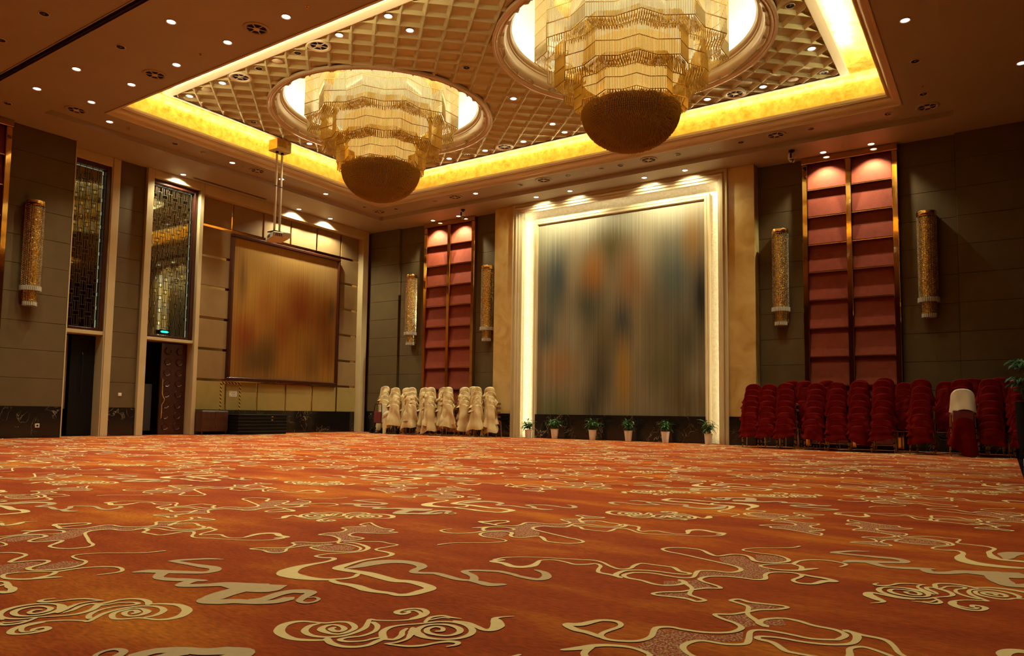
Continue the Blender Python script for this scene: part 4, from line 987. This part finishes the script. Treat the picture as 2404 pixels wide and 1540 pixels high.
# long cloud with stippled body
for p in ([(190,490,2.5),(110,500,3.5),(100,506,3.5),(190,520,4),(260,545,4.5),(350,552,4.5),(440,540,4.5),(480,515,3),(510,495,1.5),(620,492,1.5),(720,510,1.8),(800,530,2.2),(900,530,2),(980,525,1.8),(1020,545,2),(1000,575,2),(1010,600,2.5),(1110,620,2.5),(1190,642,3)],
    [(110,490,2.5),(200,472,1.5),(380,466,1.2),(600,475,1.2),(800,487,1.5),(960,495,1.8),(1040,515,2),(1100,545,2),(1180,570,2),(1270,565,2),(1310,540,2.5),(1370,522,1.8),(1480,535,1.8),(1600,550,2),(1650,560,2.5),(1700,590,2.5),(1780,606,2.5),(1760,616,2),(1650,610,2),(1500,590,2),(1350,580,2),(1230,585,2.2),(1160,610,3),(1150,630,3)],
    [(1300,600,2),(1220,620,2.5),(1250,645,2.5),(1370,668,2.2),(1460,695,2.5),(1560,710,2),(1680,705,2),(1740,685,3),(1700,665,3)],
    [(1300,600,1.8),(1450,605,2),(1600,630,2),(1720,645,2),(1810,640,2),(1840,600,2.5),(1870,585,2),(1980,585,2),(2130,600,2),(2220,580,2.5),(2180,550,2),(2060,520,2),(1900,485,2),(1720,445,2),(1590,420,2),(1550,398,2.2),(1640,387,2),(1760,392,2),(1880,408,2),(1950,440,3),(2020,460,2),(2140,445,2),(2240,450,2),(2300,470,2.5),(2336,500,3),(2436,517,2),(2546,517,2),(2626,502,2.5),(2606,477,2),(2516,452,1.8),(2386,437,1.5),(2256,417,1.5),(2246,402,1.5),(2356,392,1.2),(2516,392,1.2),(2656,389,1.5),(2726,375,2)],
    [(1740,690,3),(1800,735,2),(1780,780,2),(1800,800,2),(1880,825,2),(1912,840,2),(1840,849,2),(1760,825,2.5),(1640,810,2),(1500,795,2),(1470,780,2),(1560,768,1.8),(1700,765,1.8),(1800,750,1.8),(1920,735,1.8),(2045,735,2),(2000,710,2),(1900,680,2),(1870,655,2.5),(1950,635,2),(2100,635,2),(2250,650,2),(2336,662,2),(2426,657,2.5),(2431,617,2.2),(2496,599,2),(2636,602,2),(2726,617,2.5),(2736,637,2),(2666,667,2),(2716,692,2.5),(2836,699,2.5),(2936,677,4),(3026,677,3.5),(2936,652,3.5),(2836,637,3),(2736,617,2.5)]):
    stroke(Bm, 3, p, k=0.88)
for p in ([(430,600,2.5),(480,575,2),(580,565,2),(700,568,2),(820,585,2),(885,605,2),(830,625,1.2)],[(440,600,2),(330,600,1.8),(200,605,1.5),(150,620,2),(260,645,2),(380,655,2.5),(480,655,3),(560,645,3.5),(640,640,1.5)],[(500,650,3),(500,625,2.5),(440,605,2.5)]):
    stroke(Bm, 4, p, k=0.88)
fill(Bf, [(3,2030,470),(3,2140,455),(3,2240,460),(3,2320,510),(4,160,600),(4,140,620),(4,250,650),(4,180,690),(4,170,725),(4,0,715),(3,2100,625),(3,2000,620),(3,1860,640),(3,1880,600),(3,2000,595),(3,2140,610),(3,2230,580),(3,2180,545),(3,2060,510)])
fill(Bf, [(3,1760,670),(3,1860,660),(3,1900,690),(3,2000,725),(3,1920,730),(3,1820,735)])
fill(Bf, [(3,1560,670),(3,1700,670),(3,1730,690),(3,1680,702),(3,1560,705)])
fill(Bf, [(3,1500,780),(3,1780,772),(3,1790,800),(3,1740,815),(3,1600,800)])
fill(Bf, [(4,110,520),(4,280,530),(4,370,560),(4,310,588),(4,200,585),(4,110,560)])
# broad ribbon
for p in ([(900,265,1),(1000,275,1.6),(1080,298,2.4),(1108,320,2.6),(1050,345,1.8),(930,358,1.4),(780,366,1.4),(690,378,1.6),(660,388,1.8),(720,400,1.8),(800,402,2.4),(815,415,2.6),(740,437,2.4),(620,458,3.5),(510,482,5.5),(430,513,8.5),(420,540,9),(500,563,7.5),(620,580,5),(740,588,3),(850,584,2.4),(940,576,2.4),(1000,560,2.4),(1020,540,2)],
    [(905,268,1),(1040,262,1.2),(1200,262,1.6),(1290,278,1.2),(1360,290,1.3),(1290,305,1.5),(1190,322,1.6),(1180,335,1.6),(1250,348,2.2),(1312,366,2.8),(1290,385,2.2),(1200,402,2),(1080,420,2.5),(980,445,3),(880,475,5),(850,492,5),(920,508,4.6),(1020,522,4.6),(1120,540,5.5),(1230,570,5.5),(1340,598,5),(1450,605,4.4),(1550,625,5),(1640,662,5),(1560,692,5),(1460,717,4),(1360,720,3.4),(1290,705,3),(1180,692,3.6),(1090,675,4.5),(1020,650,4.5),(940,632,3.6),(850,618,3),(795,598,3)]):
    stroke(Cm, 2, p)
for p in ([(930,492,2),(1040,472,6),(1150,447,9),(1300,433,8),(1450,440,6),(1550,462,5.5),(1565,484,4.5),(1510,507,4),(1500,525,4),(1570,532,3.5),(1680,535,3.5),(1780,560,4),(1880,587,3.5),(1980,597,3),(2060,612,4.5),(2150,632,5.5),(2270,630,3)],
    [(2010,600,4),(2010,560,3.4),(1930,520,3.4),(2000,510,3),(2120,513,3),(2236,520,3.4),(2350,545,3),(2406,562,3),(2556,587,4),(2632,568,4.5),(2616,530,3.5),(2540,507,2)]):
    stroke(Cg, 2, p, zz=0.0018)
# stippled cloud joined to the ribbon
for p in ([(1120,98),(1040,115),(1085,130),(960,135),(885,145),(922,160),(870,180),(760,190),(690,203),(780,210),(850,230),(860,255),(780,268),(650,272),(540,267),(460,272),(482,290),(410,314),(300,318),(200,317),(100,325),(205,336),(260,355),(340,359),(400,346),(420,322),(520,305),(600,297),(680,297),(800,288)],
    [(690,300),(615,312),(690,335),(790,346),(930,350),(1020,340),(1045,320),(1000,300),(930,285),(850,275),(880,258),(960,255),(1050,241),(1060,231),(965,215),(950,200),(1010,185),(1120,190),(1230,192),(1358,185),(1290,175),(1325,160),(1240,150),(1170,125),(1130,100)]):
    stroke(Im, 2, p, 1.5)
for q in ([(1100,110),(1170,130),(1240,155),(1320,165),(1290,180),(1120,185),(1000,185),(945,200),(955,215),(1040,232),(950,250),(870,255),(860,225),(800,208),(720,200),(880,180),(920,155),(900,145),(1060,130)],[(470,275),(650,278),(790,272),(800,288),(650,290),(520,300),(470,296)],[(640,315),(700,300),(850,290),(950,295),(1000,315),(960,340),(800,340),(680,330)],[(200,322),(400,320),(400,340),(340,355),(260,350)]):
    fill(If, [(2,)+t for t in q])
# fawn ribbon
for p in ([(2030,597,1),(1900,592,3),(1750,598,3.5),(1620,606,4),(1545,614,2)],[(1570,612,3),(1640,625,3.5),(1740,642,3.5),(1850,660,5),(1950,675,5),(1950,700,5),(1850,718,4),(1700,716,5),(1500,710,6),(1350,705,6),(1215,715,2)],[(1490,715,6),(1440,762,4),(1550,780,5),(1700,785,5),(1865,792,2.5)],
    [(1760,790,5),(1650,830,5),(1760,837,5),(1900,832,5),(2050,825,7),(2200,842,11),(2350,856,14),(2440,858,14),(2520,848,9)],[(2200,870,9),(2050,910,9),(1950,945,9),(1840,982,4),(2000,985,7),(2150,980,6),(2300,990,5),(2404,990,5),(2520,982,5),(2630,955,5.5)]):
    stroke(D, 1, p, zz=0.0018)
for p in ([(100,772,5),(220,755,5),(330,718,5),(450,692,5.5),(560,692,6),(620,703,4.5),(560,740,3.5),(520,775,2.5),(580,790,2),(650,780,1.5),(685,757,1.5),(650,741,1.2),(600,746,0.8)],): stroke(D, 2, p, zz=0.0018)
RCS = {'A': (-0.925, 2.64), 'B': (-0.917, 2.81), 'C': (-2.12, 4.06)}      # half-turn centre of each motif family
MOT = []
for fam, nm, mb, mt in (('A', 'spiral_motif', A, 'pilecream'), ('B', 'cloud_outline_motif', Bm, 'pilecream'), ('B', 'cloud_stipple', Bf, 'stipple'), ('C', 'ribbon_motif', Cm, 'pilecream'), ('C', 'fawn_ribbon_motif', Cg, 'pilegrey'), ('C', 'cloud_outline_motif', Im, 'pilecream'), ('C', 'cloud_stipple', If, 'stipple'), ('C', 'fawn_ribbon_motif', D, 'pilegrey')):
    xs = [v[0] for v in mb.v]; ysv = [v[1] for v in mb.v]; c0 = ((min(xs)+max(xs))/2, (min(ysv)+max(ysv))/2)
    mb.v = [(v[0]-c0[0], v[1]-c0[1], v[2]) for v in mb.v]; MOT.append((nm, mb.mesh(nm, M[mt]), c0, max(xs)-min(xs), max(ysv)-min(ysv), fam))
# the weave repeats every 3.46 m across and 5.09 m along; where each motif sits in one repeat: (turn, dx, dy)
RX_, RY_ = 3.46, 5.09
BV = (-1.05, 2.17)
PLACES = {'A': [(0, 0, 0), (1, 0, 0), (1, -BV[0]-RX_, -BV[1]), (2, -0.36, 3.12)], 'B': [(0, 0, 0), (0, -2.48, -2.15), (1, 0, 0), (1, -1.584, 1.694)], 'C': [(0, 0, 0), (0, *BV), (1, 0, 0)]}
def clipped(me, cx, cyy, s_):
    """motif cut off where the carpet ends"""
    bm = bmesh.new(); bm.from_mesh(me)
    for co, no in (((0.165,0,0),(1,0,0)),((-18.36,0,0),(-1,0,0)),((0,18.44,0),(0,1,0))):
        lc = ((co[0]-cx)*s_, (co[1]-cyy)*s_, 0)
        if no[0]: lc = (lc[0], 0, 0)
        else: lc = (0, lc[1], 0)
        bmesh.ops.bisect_plane(bm, geom=bm.verts[:]+bm.edges[:]+bm.faces[:], plane_co=lc, plane_no=(no[0]*s_, no[1]*s_, 0), clear_outer=True)
    if not bm.faces: bm.free(); return None
    m2 = bpy.data.meshes.new(me.name); bm.to_mesh(m2); m2.materials.append(me.materials[0]); bm.free(); return m2
FAR = {}
for (nm, me, c0, wx, wy, fam) in MOT:
    for (turn, ox, oy) in PLACES[fam]:
        ang = (0.0, PI, -0.42)[turn]; cx, cyy = c0
        if turn == 1: cx, cyy = 2*RCS[fam][0]-cx, 2*RCS[fam][1]-cyy
        for bi in range(-1, 4):
            for ai in range(-6, 3):
                x = cx+ox+RX_*ai; y = cyy+oy+RY_*bi
                if x-wx/2 > 0.1 or x+wx/2 < -18.2 or y-wy/2 > 18.2 or y+wy/2 < 0.9: continue
                vis = False
                for dx in (-wx/2, 0, wx/2):
                    for dy in (-wy/2, 0, wy/2):
                        v = Vector((x+dx, y+dy, -CAMZ)); dz = v.dot(_f)
                        if dz > 0.3 and -300 < CCX+CF*v.dot(_r)/dz < 2800: vis = True
                if not vis: continue
                me2 = me; s_ = -1 if turn == 1 else 1
                edge = x+wx/2 > 0.16 or x-wx/2 < -18.3 or y+wy/2 > 18.4
                if edge:
                    if turn == 2: continue
                    me2 = clipped(me, x, y, s_)
                if me2 is None: continue
                if y < 8.0:
                    link(nm, me2, fl, (x, y, 0), (0,0,ang), kind='stuff' if 'stipple' in nm else None)
                else:
                    ca, sa = math.cos(ang), math.sin(ang)
                    FAR.setdefault(me.materials[0].name, MB()).add([(x+ca*v.co.x-sa*v.co.y, y+sa*v.co.x+ca*v.co.y, v.co.z) for v in me2.vertices], [tuple(p.vertices) for p in me2.polygons])
for key, f_ in FAR.items():
    tag(f_.build('far_carpet_motifs', bpy.data.materials[key], fl), kind='stuff')
# ------------------------------------------------------------------ stacked banquet chairs
def cover_mesh(name, m, seed, length, flare=0.06, wav=0.026, W0=0.178, messy=1.0):
    """slipcover hung over a round-topped chair back: hood, folds and an uneven hem. Local: back faces -y, seat towards +y"""
    r = random.Random(seed); mb = MB(); nu, nv = 30, 16; vs = []; fs = []
    ph = [r.uniform(0, 6.3) for _ in range(6)]; k1 = r.uniform(4, 7); k2 = r.uniform(8, 13); tilt = r.uniform(-0.30, 0.30)*messy; sw = r.uniform(-0.05, 0.05)*messy; diag = r.uniform(-5, 5)*messy
    for j in range(nv+3):
        for i in range(nu+1):
            u = -1+2*i/nu; a = u*1.75                       # wraps round the sides
            zt = 0.955-0.20*abs(u)**2.3
            if j == 0: x = W0*0.86*math.sin(a*0.95); z = zt-0.16; y = -0.185+0.02*math.cos(a)
            elif j == 1: x = W0*0.93*math.sin(a); z = zt-0.005; y = -0.215+0.01*math.cos(a)
            else:
                v = (j-2)/nv; hem = 0.955-length*(1+0.09*math.sin(u*2.3+ph[0])+0.05*math.sin(u*5+ph[1])+tilt*u)
                z = zt-0.02+(hem-zt)*v
                w_ = W0+flare*v*v; d = 0.055+0.075*v
                g = min(1.0, v*3)
                wob = wav*g*(0.35+0.65*v)*(math.sin(u*k1+ph[2]+v*diag)+0.5*math.sin(u*k2+ph[3]-v*2)+0.4*messy*math.sin(v*11+u*diag*0.6+ph[4]))
                x = (w_+wob*0.5)*math.sin(a)+sw*v*v; y = -0.225-d*math.cos(a)-wob+0.02*v
            vs.append((x,y,z))
    for j in range(nv+2):
        for i in range(nu): q = j*(nu+1)+i; fs.append((q,q+1,q+nu+2,q+nu+1))
    return mb.add(vs, fs).mesh(name, m, 70)
CW = [cover_mesh('slipcover', M['clothw'], k, 0.40+0.05*(k%4), 0.06, 0.045, 0.170, 1.3) for k in range(9)]
CWL = [cover_mesh('slipcover', M['clothw'], 40+k, 0.66+0.05*k, 0.10, 0.05, 0.175, 0.8) for k in range(4)]
CR = [cover_mesh('slipcover', M['clothr'], 60+k, 0.40+0.04*(k%3), 0.05, 0.024, 0.19, 0.7) for k in range(6)]
CRF = [cover_mesh('skirt_flounce', M['clothr'], 120+k, 0.29+0.02*k, 0.05, 0.026, 0.20, 0.8) for k in range(4)]
CRL = [cover_mesh('slipcover', M['clothr'], 90+k, 0.58+0.05*k, 0.08, 0.032, 0.19, 0.6) for k in range(4)]
seat_me = MB().bbox(-0.20,0.20,-0.19,0.22,0.42,0.49,0.025).mesh('seat', M['maroon'], 40)
def frame_mb():
    q = MB()
    pts = [(-0.165,-0.20,0.44),(-0.165,-0.225,0.72)]
    for i in range(9):
        a = PI-PI*i/8; pts.append((0.165*math.cos(a), -0.23, 0.76+0.14*math.sin(a)))
    pts += [(0.165,-0.225,0.72),(0.165,-0.20,0.44)]
    q.tube(pts, 0.0115, 6); q.tube([(-0.165,-0.225,0.72),(0,-0.23,0.735),(0.165,-0.225,0.72)],0.01,6)
    q.tube([(-0.195,-0.18,0.44),(-0.195,0.21,0.44),(0.195,0.21,0.44),(0.195,-0.18,0.44),(-0.195,-0.18,0.44)],0.011,6)
    return q
frame_me = frame_mb().mesh('frame', M['brass'], True)
def leg_me_(sx, sy):
    q = MB(); x = sx*0.19; y = 0.20 if sy > 0 else -0.19; e = 0.02
    q.tube([(x,y,0.44),(x+sx*e,y+(0.02 if sy > 0 else -0.05),0.0)],[0.012,0.0105],6); return q.mesh('leg', M['brass'], True)
legs = [leg_me_(a,b) for a in (-1,1) for b in (-1,1)]
band_me = [MB().cyl((0,0,0),0.016,-0.012,0.012,8).mesh('bumper', M['black']) for _ in range(1)]
panelback_me = MB().bbox(-0.17,0.17,-0.262,-0.232,0.60,0.88,0.012).mesh('back_pad', M['maroon'], 40)

def chair(label, group, loc, rz, cover, bottom, name='banquet_chair', flounce=None):
    t = thing(name, label, 'chair', loc, (0,0,rz), group)
    if flounce:
        for q in range(1, 4): link('skirt_flounce', rs.choice(flounce), t, (rs.uniform(-0.015,0.015), -0.045*q, -0.13*q))
    link('seat', seat_me, t); link('frame', frame_me, t)
    if cover is not None: link('slipcover', cover, t)
    else: link('back_pad', panelback_me, t)
    for me, (sx, sy) in zip(legs, ((-1,-1),(-1,1),(1,-1),(1,1))):
        if bottom or sy < 0:
            l = link('leg', me, t)
            if bottom and sy < 0:
                for z in (0.10, 0.20): link('bumper', band_me[0], l, (sx*(0.21-0.02*z/0.44), -0.24+0.05*z/0.44, z))
    return t
rs = random.Random(11)
def stack(x, y, n, dz, dy, rz, colour, covers, longs, si, side, group, bare=(), lean=None, fl_=None):
    lx, ly = lean if lean else (-math.sin(rz), math.cos(rz))
    for i in range(n):
        cv = None if i in bare else (rs.choice(longs) if i < 2 else rs.choice(covers))
        lab = '%s banquet chair, %s from the floor in the %s %s stack from the left' % (colour, ORD[i], ORD[si], side)
        jit = rs.uniform(-0.012, 0.012)
        chair(lab, group, (x+jit+lx*dy*i, y+ly*dy*i, i*dz), rz+rs.uniform(-0.05,0.05), cv, i == 0, flounce=fl_ if i == 0 else None)
# cream stacks: pixel columns of the stack tops -> places along the back wall
WX = [(896.6,5),(931,5),(949,5),(969,5),(991,5),(1013,5),(1035,5),(1056,5),(1085,5),(1123,5),(1145,5)]
for k, (pxx, n) in enumerate(WX):
    yb = 17.78 if k > 0 else 17.98
    X = px(pxx, 960, 'y', yb-0.25).x
    stack(X, yb-(0.20 if k % 2 else 0.0), n, 0.132 if k else 0.15, 0.048, 0.30, 'cream-covered', CW, CWL, k, 'cream', 'stacked cream-covered chairs', lean=(-0.63, 0.777))
# bare chairs stacked between them, their maroon seats showing
for k, (pxx, lab) in enumerate(((917,'left'),(1109,'right'))):
    X = px(pxx, 960, 'y', 18.05).x
    for i in range(6):
        chair('bare gold-framed maroon chair, %s from the floor in the %s uncovered stack' % (ORD[i], lab), 'stacked uncovered chairs', (X, 18.22+0.01*i, i*0.112), 0.1, CW[0] if (k == 1 and i == 5) else None, i == 0)
# crimson stacks
RX = [(1766,5),(1803,5),(1845,5),(1914,5),(1965,5),(2017,5),(2072,5),(2162,5),(2256,5),(2326,5),(2398,5)]
for k, (pxx, n) in enumerate(RX):
    yb = 17.55-0.045*k
    X = px(pxx, 980, 'y', yb-0.2).x
    if k == 8:
        for i in range(n):
            lab = 'crimson-covered banquet chair, %s from the floor in the stack behind the cream chair' % ORD[i]
            chair(lab, 'stacked crimson-covered chairs', (X, yb+0.05*i+0.05, i*0.14), 0.08, rs.choice(CRL if i < 2 else CR), i == 0)
        chair('single gold chair with a pale cream cover before the crimson stacks', None, (-0.68, yb-0.36, 0.345), 0.1, cover_mesh('slipcover', M['clothb'], 5, 0.43, 0.03, 0.014, 0.20, 0.4), True)
        uc = chair('low gold chair in a slipped crimson cover under the single cream-covered chair', None, (-0.68, yb-0.42, 0.0), 0.1, None, True)
        link('slipcover', CRL[1], uc, (0, -0.03, -0.20))
        continue
    stack(X, yb-0.1, n, (0.130,0.128,0.133,0.130,0.134,0.137,0.141,0.143,0,0.139,0.137)[k], 0.06, 0.07, 'crimson-covered', CR, CR, k if k < 8 else k-1, 'front crimson', 'stacked crimson-covered chairs', fl_=CRF)
for k, (pxx, n) in enumerate(((1858,5),(1887,5),(1941,5),(2019,5),(2078,5),(2125,5),(2222,5),(2285,5),(2348,5))):
    X = px(pxx, 960, 'y', 17.85).x
    for i in range(n):
        chair('crimson-covered banquet chair, %s from the floor in the %s rear crimson stack from the left' % (ORD[i], ORD[k]), 'stacked crimson-covered chairs', (X, 18.02-0.03*k+0.03*i, i*(0.152,0.150,0.152,0.150,0.160,0.132,0.135,0.15,0.152)[k]), 0.05, rs.choice(CR), i == 0)

# ------------------------------------------------------------------ hand trolleys and sack beside the cream chairs
def trolley(label, X, Y):
    t = thing('hand_trolley', label, 'trolley', (X, Y, 0), (0,0,0.15), 'black hand trolleys')
    pts = [(-0.13,-0.05,0.10),(-0.14,-0.02,0.85),(-0.11,0.0,0.95),(0.11,0.0,0.95),(0.14,-0.02,0.85),(0.15,-0.05,0.10)]
    MB().tube(pts,0.014,7).build('handle_frame', M['blackmetal'], t, smooth=True)
    MB().bbox(-0.135,0.14,-0.05,-0.02,0.33,0.70,0.01).build('canvas_panel', M['maroon'], t)
    MB().tube([(-0.2,-0.05,0.34),(0.2,-0.05,0.34)],0.012,6).build('cross_bar', M['blackmetal'], t)
    MB().box(-0.16,0.16,-0.25,-0.03,0.02,0.04).build('toe_plate', M['blackmetal'], t)
    for sx in (-0.19,0.19):
        w_ = MB().lathe([(0.001,-0.02),(0.03,-0.02),(0.09,-0.018),(0.09,0.018),(0.03,0.02),(0.001,0.02)],16).xform(Matrix.Translation((sx,-0.04,0.09))@Matrix.Rotation(PI/2,4,'Y')).build('wheel', M['black'], t, smooth=40)
    MB().tube([(-0.19,-0.04,0.09),(0.19,-0.04,0.09)],0.01,6).build('axle', M['blackmetal'], t)
p = px(888,975,'y',17.45); trolley('black hand trolley with maroon panel before the leftmost cream stack', p.x, 17.45)
p = px(925,975,'y',17.40); trolley('black hand trolley with maroon panel beside the tied cloth bundle', p.x, 17.40)
p = px(906,1000,'y',17.35)
t = thing('cloth_bundle','tall cream cloth bundle slumped between the two hand trolleys','bundle',(p.x,17.36,0))
def bundle():
    mb = MB(); vs = []; fs = []; n, k = 14, 10; r = random.Random(4)
    for j in range(k+1):
        v = j/k; z = 0.56*v
        for i in range(n):
            a = 2*PI*i/n; rr = (0.125-0.02*v+0.012*math.sin(3*a+v*4))*(1 if j < k else 0.6)
            vs.append((rr*math.cos(a)*1.15, rr*0.7*math.sin(a), z+(0.10*math.cos(a) if v > 0.75 else 0)*(v-0.75)*4))
    for j in range(k):
        for i in range(n): fs.append((j*n+i,j*n+(i+1)%n,(j+1)*n+(i+1)%n,(j+1)*n+i))
    fs.append(tuple(range(n))[::-1]); fs.append(tuple(k*n+i for i in range(n)))
    return mb.add(vs, fs)
bundle().build('cloth_body', M['clothw'], t, smooth=60)
def lump():
    mb = MB(); vs = []; fs = []; n, k = 14, 8
    for j in range(k+1):
        b = -PI/2+PI*j/k
        for i in range(n):
            a = 2*PI*i/n; w_ = 1+0.14*math.sin(4*a+b*5); vs.append((0.19*w_*math.cos(b)*math.cos(a), 0.09*w_*math.cos(b)*math.sin(a), 0.085*math.sin(b)*w_))
    for j in range(k):
        for i in range(n): fs.append((j*n+i,j*n+(i+1)%n,(j+1)*n+(i+1)%n,(j+1)*n+i))
    return mb.add(vs, fs).xform(Matrix.Translation((0.03,-0.01,0.62))@Matrix.Rotation(-0.55,4,'Y'))
lump().build('cloth_top', M['clothb'], t, smooth=60)

# ------------------------------------------------------------------ potted plants along the mural
def leaf_mesh(name, m, L=0.16, W=0.03):
    mb = MB(); n = 5; vs = []; fs = []
    for i in range(n+1):
        s = i/n; w_ = W*math.sin(PI*min(0.97,s*0.92+0.06))**0.8*(1-s*0.25); z = 0.06*s-0.10*s*s
        vs += [(-w_/2, L*s, z+0.008), (0, L*s, z), (w_/2, L*s, z+0.008)]
    for i in range(n): q = i*3; fs += [(q,q+1,q+4,q+3),(q+1,q+2,q+5,q+4)]
    return mb.add(vs, fs).mesh(name, m, True)
lf = [leaf_mesh('leaf', M['leaf'], 0.15, 0.036), leaf_mesh('leaf', M['leaf'], 0.19, 0.032), leaf_mesh('leaf', M['leaf'], 0.12, 0.040)]
def pot_plant(label, x, y, rt, rb, h, spread, seed):
    t = thing('potted_plant', label, 'plant', (x, y, 0), group='potted plants along the mural')
    r = random.Random(seed)
    p_ = MB().lathe([(0.001,0.0),(rb,0.0),(rb+0.004,0.01),(rt-0.005,h-0.012),(rt,h-0.01),(rt+0.003,h),(rt-0.008,h),(rt-0.012,h-0.03)],24).build('pot', M['pot'], t, smooth=35)
    MB().lathe([(0.001,h-0.028),(rt-0.011,h-0.03)],16).build('soil', M['soil'], p_)
    for s in range(7):
        a = 2*PI*s/7+r.uniform(-0.3,0.3); tx, ty = spread*0.42*math.cos(a)*r.uniform(0.3,1), spread*0.42*math.sin(a)*r.uniform(0.3,1); th = r.uniform(0.16,0.30)
        st_ = MB().tube([(0.02*math.cos(a),0.02*math.sin(a),h-0.03),(tx*0.5,ty*0.5,h+th*0.5),(tx,ty,h+th)],0.005,5).build('stem', M['leaf'], t)
        for l in range(13):
            f = 0.30+0.70*l/12; b = l*2.4+r.uniform(-0.4,0.4)
            link('leaf', r.choice(lf), st_, (tx*f, ty*f, h+th*f-0.01), (r.uniform(-0.5,0.75), r.uniform(-0.3,0.3), b), scale=(r.uniform(0.8,1.15),)*3)
    return t
for k, (pxx, pyy, hh) in enumerate(((1240,1027,0.24),(1302,1029,0.28),(1391,1032,0.285),(1475,1035,0.29),(1562,1038,0.29),(1663,1041,0.27))):
    y = (18.10,18.20,18.20,18.20,18.20,18.06)[k]; x = px(pxx, pyy-12, 'y', y).x
    pot_plant('potted plant in a white tapered pot, %s from the left along the mural' % ORD[k], x, y, 0.105 if k in (0,5) else 0.115, 0.075, hh, 0.36 if k in (0,5) else 0.42, k)

# ------------------------------------------------------------------ palm and poinsettia at the right edge
p = px(2412,900,'y',16.2)
t = thing('potted_palm','leafy palm leaning into the picture at the right edge','plant',(p.x+0.14,16.2,0))
MB().lathe([(0.001,0),(0.16,0),(0.20,0.42),(0.21,0.44),(0.18,0.44),(0.001,0.40)],24).build('pot', M['pot'], t, smooth=35)
r = random.Random(2)
for s in range(12):
    a = r.uniform(0,2*PI) if s > 6 else PI+r.uniform(-0.9,0.9); L = r.uniform(0.34,0.5); z0 = r.uniform(1.15,1.72)
    bx, by = 0.02*math.cos(a), 0.02*math.sin(a)
    pts = [(bx,by,0.40),(bx*3,by*3,z0*0.7)]
    for i in range(1,6):
        s_ = i/5; pts.append((bx*3+L*0.75*s_*math.cos(a), by*3+L*0.75*s_*math.sin(a), z0+0.48*math.sin(s_*2.2)*L))
    fr_ = MB().tube(pts,0.006,5).build('frond_stem', M['leafp'], t)
    lm = MB()
    for i in range(2,7):
        for q in range(3):
            for sd in (-1,1):
                P0 = Vector(pts[i]).lerp(Vector(pts[min(i+1,6)]), q/3) if i < 6 else Vector(pts[6])
                d = Vector((math.cos(a+sd*0.75), math.sin(a+sd*0.75), 0.15-0.1*q)); T = P0+d*0.30*(1-0.07*i); W = Vector((-d.y,d.x,0))*0.014; mid = P0.lerp(T,0.45)+Vector((0,0,0.03)); T.z -= 0.03
                lm.add([P0, mid+W, T, mid-W],[(0,1,2,3)])
    tag(lm.build('frond_leaflets', M['leafp'], fr_), kind='stuff')
p = px(2402,890,'y',16.6)
t = thing('poinsettia','red poinsettia flowers below the palm at the right edge','plant',(p.x+0.02,16.62,0))
MB().lathe([(0.001,0),(0.13,0),(0.16,1.05),(0.13,1.05),(0.001,1.03)],20).build('tall_planter', M['black'], t, smooth=35)
for k in range(9):
    a = k*2.4; rr = 0.05+0.02*k
    st_ = MB().tube([(0,0,1.03),(rr*0.6*math.cos(a),rr*0.6*math.sin(a),1.2),(rr*math.cos(a),rr*math.sin(a),1.42+0.02*(k%3))],0.006,5).build('stem', M['leaf'], t)
    for q in range(6): link('bract', leaf_mesh('bract', M['petal'], 0.10, 0.05) if (k == 0 and q == 0) else bpy.data.meshes['bract'], st_, (rr*math.cos(a),rr*math.sin(a),1.42+0.02*(k%3)), (0.1,0,q*PI/3+k))
    for q in range(4): link('leaf', lf[q%3], st_, (rr*0.7*math.cos(a),rr*0.7*math.sin(a),1.25), (0.2,0,q*1.6+k))
p = px(2404,1092,'y',13.6)
t = thing('white_planter','corner of a white planter box on the stone strip at right edge','planter',(p.x+0.17,13.6,0))
MB().bbox(-0.17,0.17,-0.17,0.17,-0.003,0.13,0.015).build('box', M['pot'], t)
MB().box(-0.15,0.15,-0.15,0.15,0.12,0.135).build('soil', M['soil'], t)
for k in range(14):
    a = k*2.4; link('leaf', lf[k%3], t, (0.09*math.cos(a),0.09*math.sin(a),0.13), (0.6,0,a))

# ------------------------------------------------------------------ cabinet and stage boards under the artwork
t = thing('slatted_cabinet','low dark brown two-door slatted cabinet beside the second portal','cabinet',(-18.30,12.42,0))
MB().bbox(-0.24,0.24,-0.42,0.40,0.09,0.66,0.008).build('body', M['wood2'], t)
for a, b in ((-0.41,-0.02),(0.0,0.39)):
    d_ = MB().bbox(0.235,0.255,a,b,0.11,0.64,0.004).build('door', M['wood2'], t)
    for k in range(9):
        y = a+0.025+k*0.041; q = MB(); vs = []; fs = []
        for i in range(13):
            z = 0.13+i*0.0405; o_ = 0.010*math.sin(i*1.05); vs += [(0.255,y-0.008,z),(0.266+o_*0.5,y+o_*0.4,z),(0.255,y+0.010,z)]
        for i in range(12): c_ = i*3; fs += [(c_,c_+1,c_+4,c_+3),(c_+1,c_+2,c_+5,c_+4)]
        q.add(vs,fs).build('wavy_slat', M['wood2'], d_)
for sx in (-0.2,0.2):
    for sy in (-0.38,0.36): MB().cyl((sx,sy,0),0.018,0.0,0.10,8,0.022).build('leg', M['wood2'], t)
for k in range(6):
    t = thing('stage_board','black folding stage board, %s from the floor in the pile' % ORD[k],'stage board',(-18.05,13.68+0.006*(k%2),0.005+k*0.094), group='piled black stage boards')
    MB().bbox(-0.42,0.42,-0.83,0.83,0.0,0.066,0.006).build('deck', M['black'], t)
    MB().bbox(-0.43,0.43,-0.84,0.84,0.066,0.09,0.004).build('edge_rim', M['blackmetal'], t)
    if k in (4,5): MB().box(0.421,0.424,0.28,0.34,0.02,0.045).build('brass_tag', M['brass'], t)
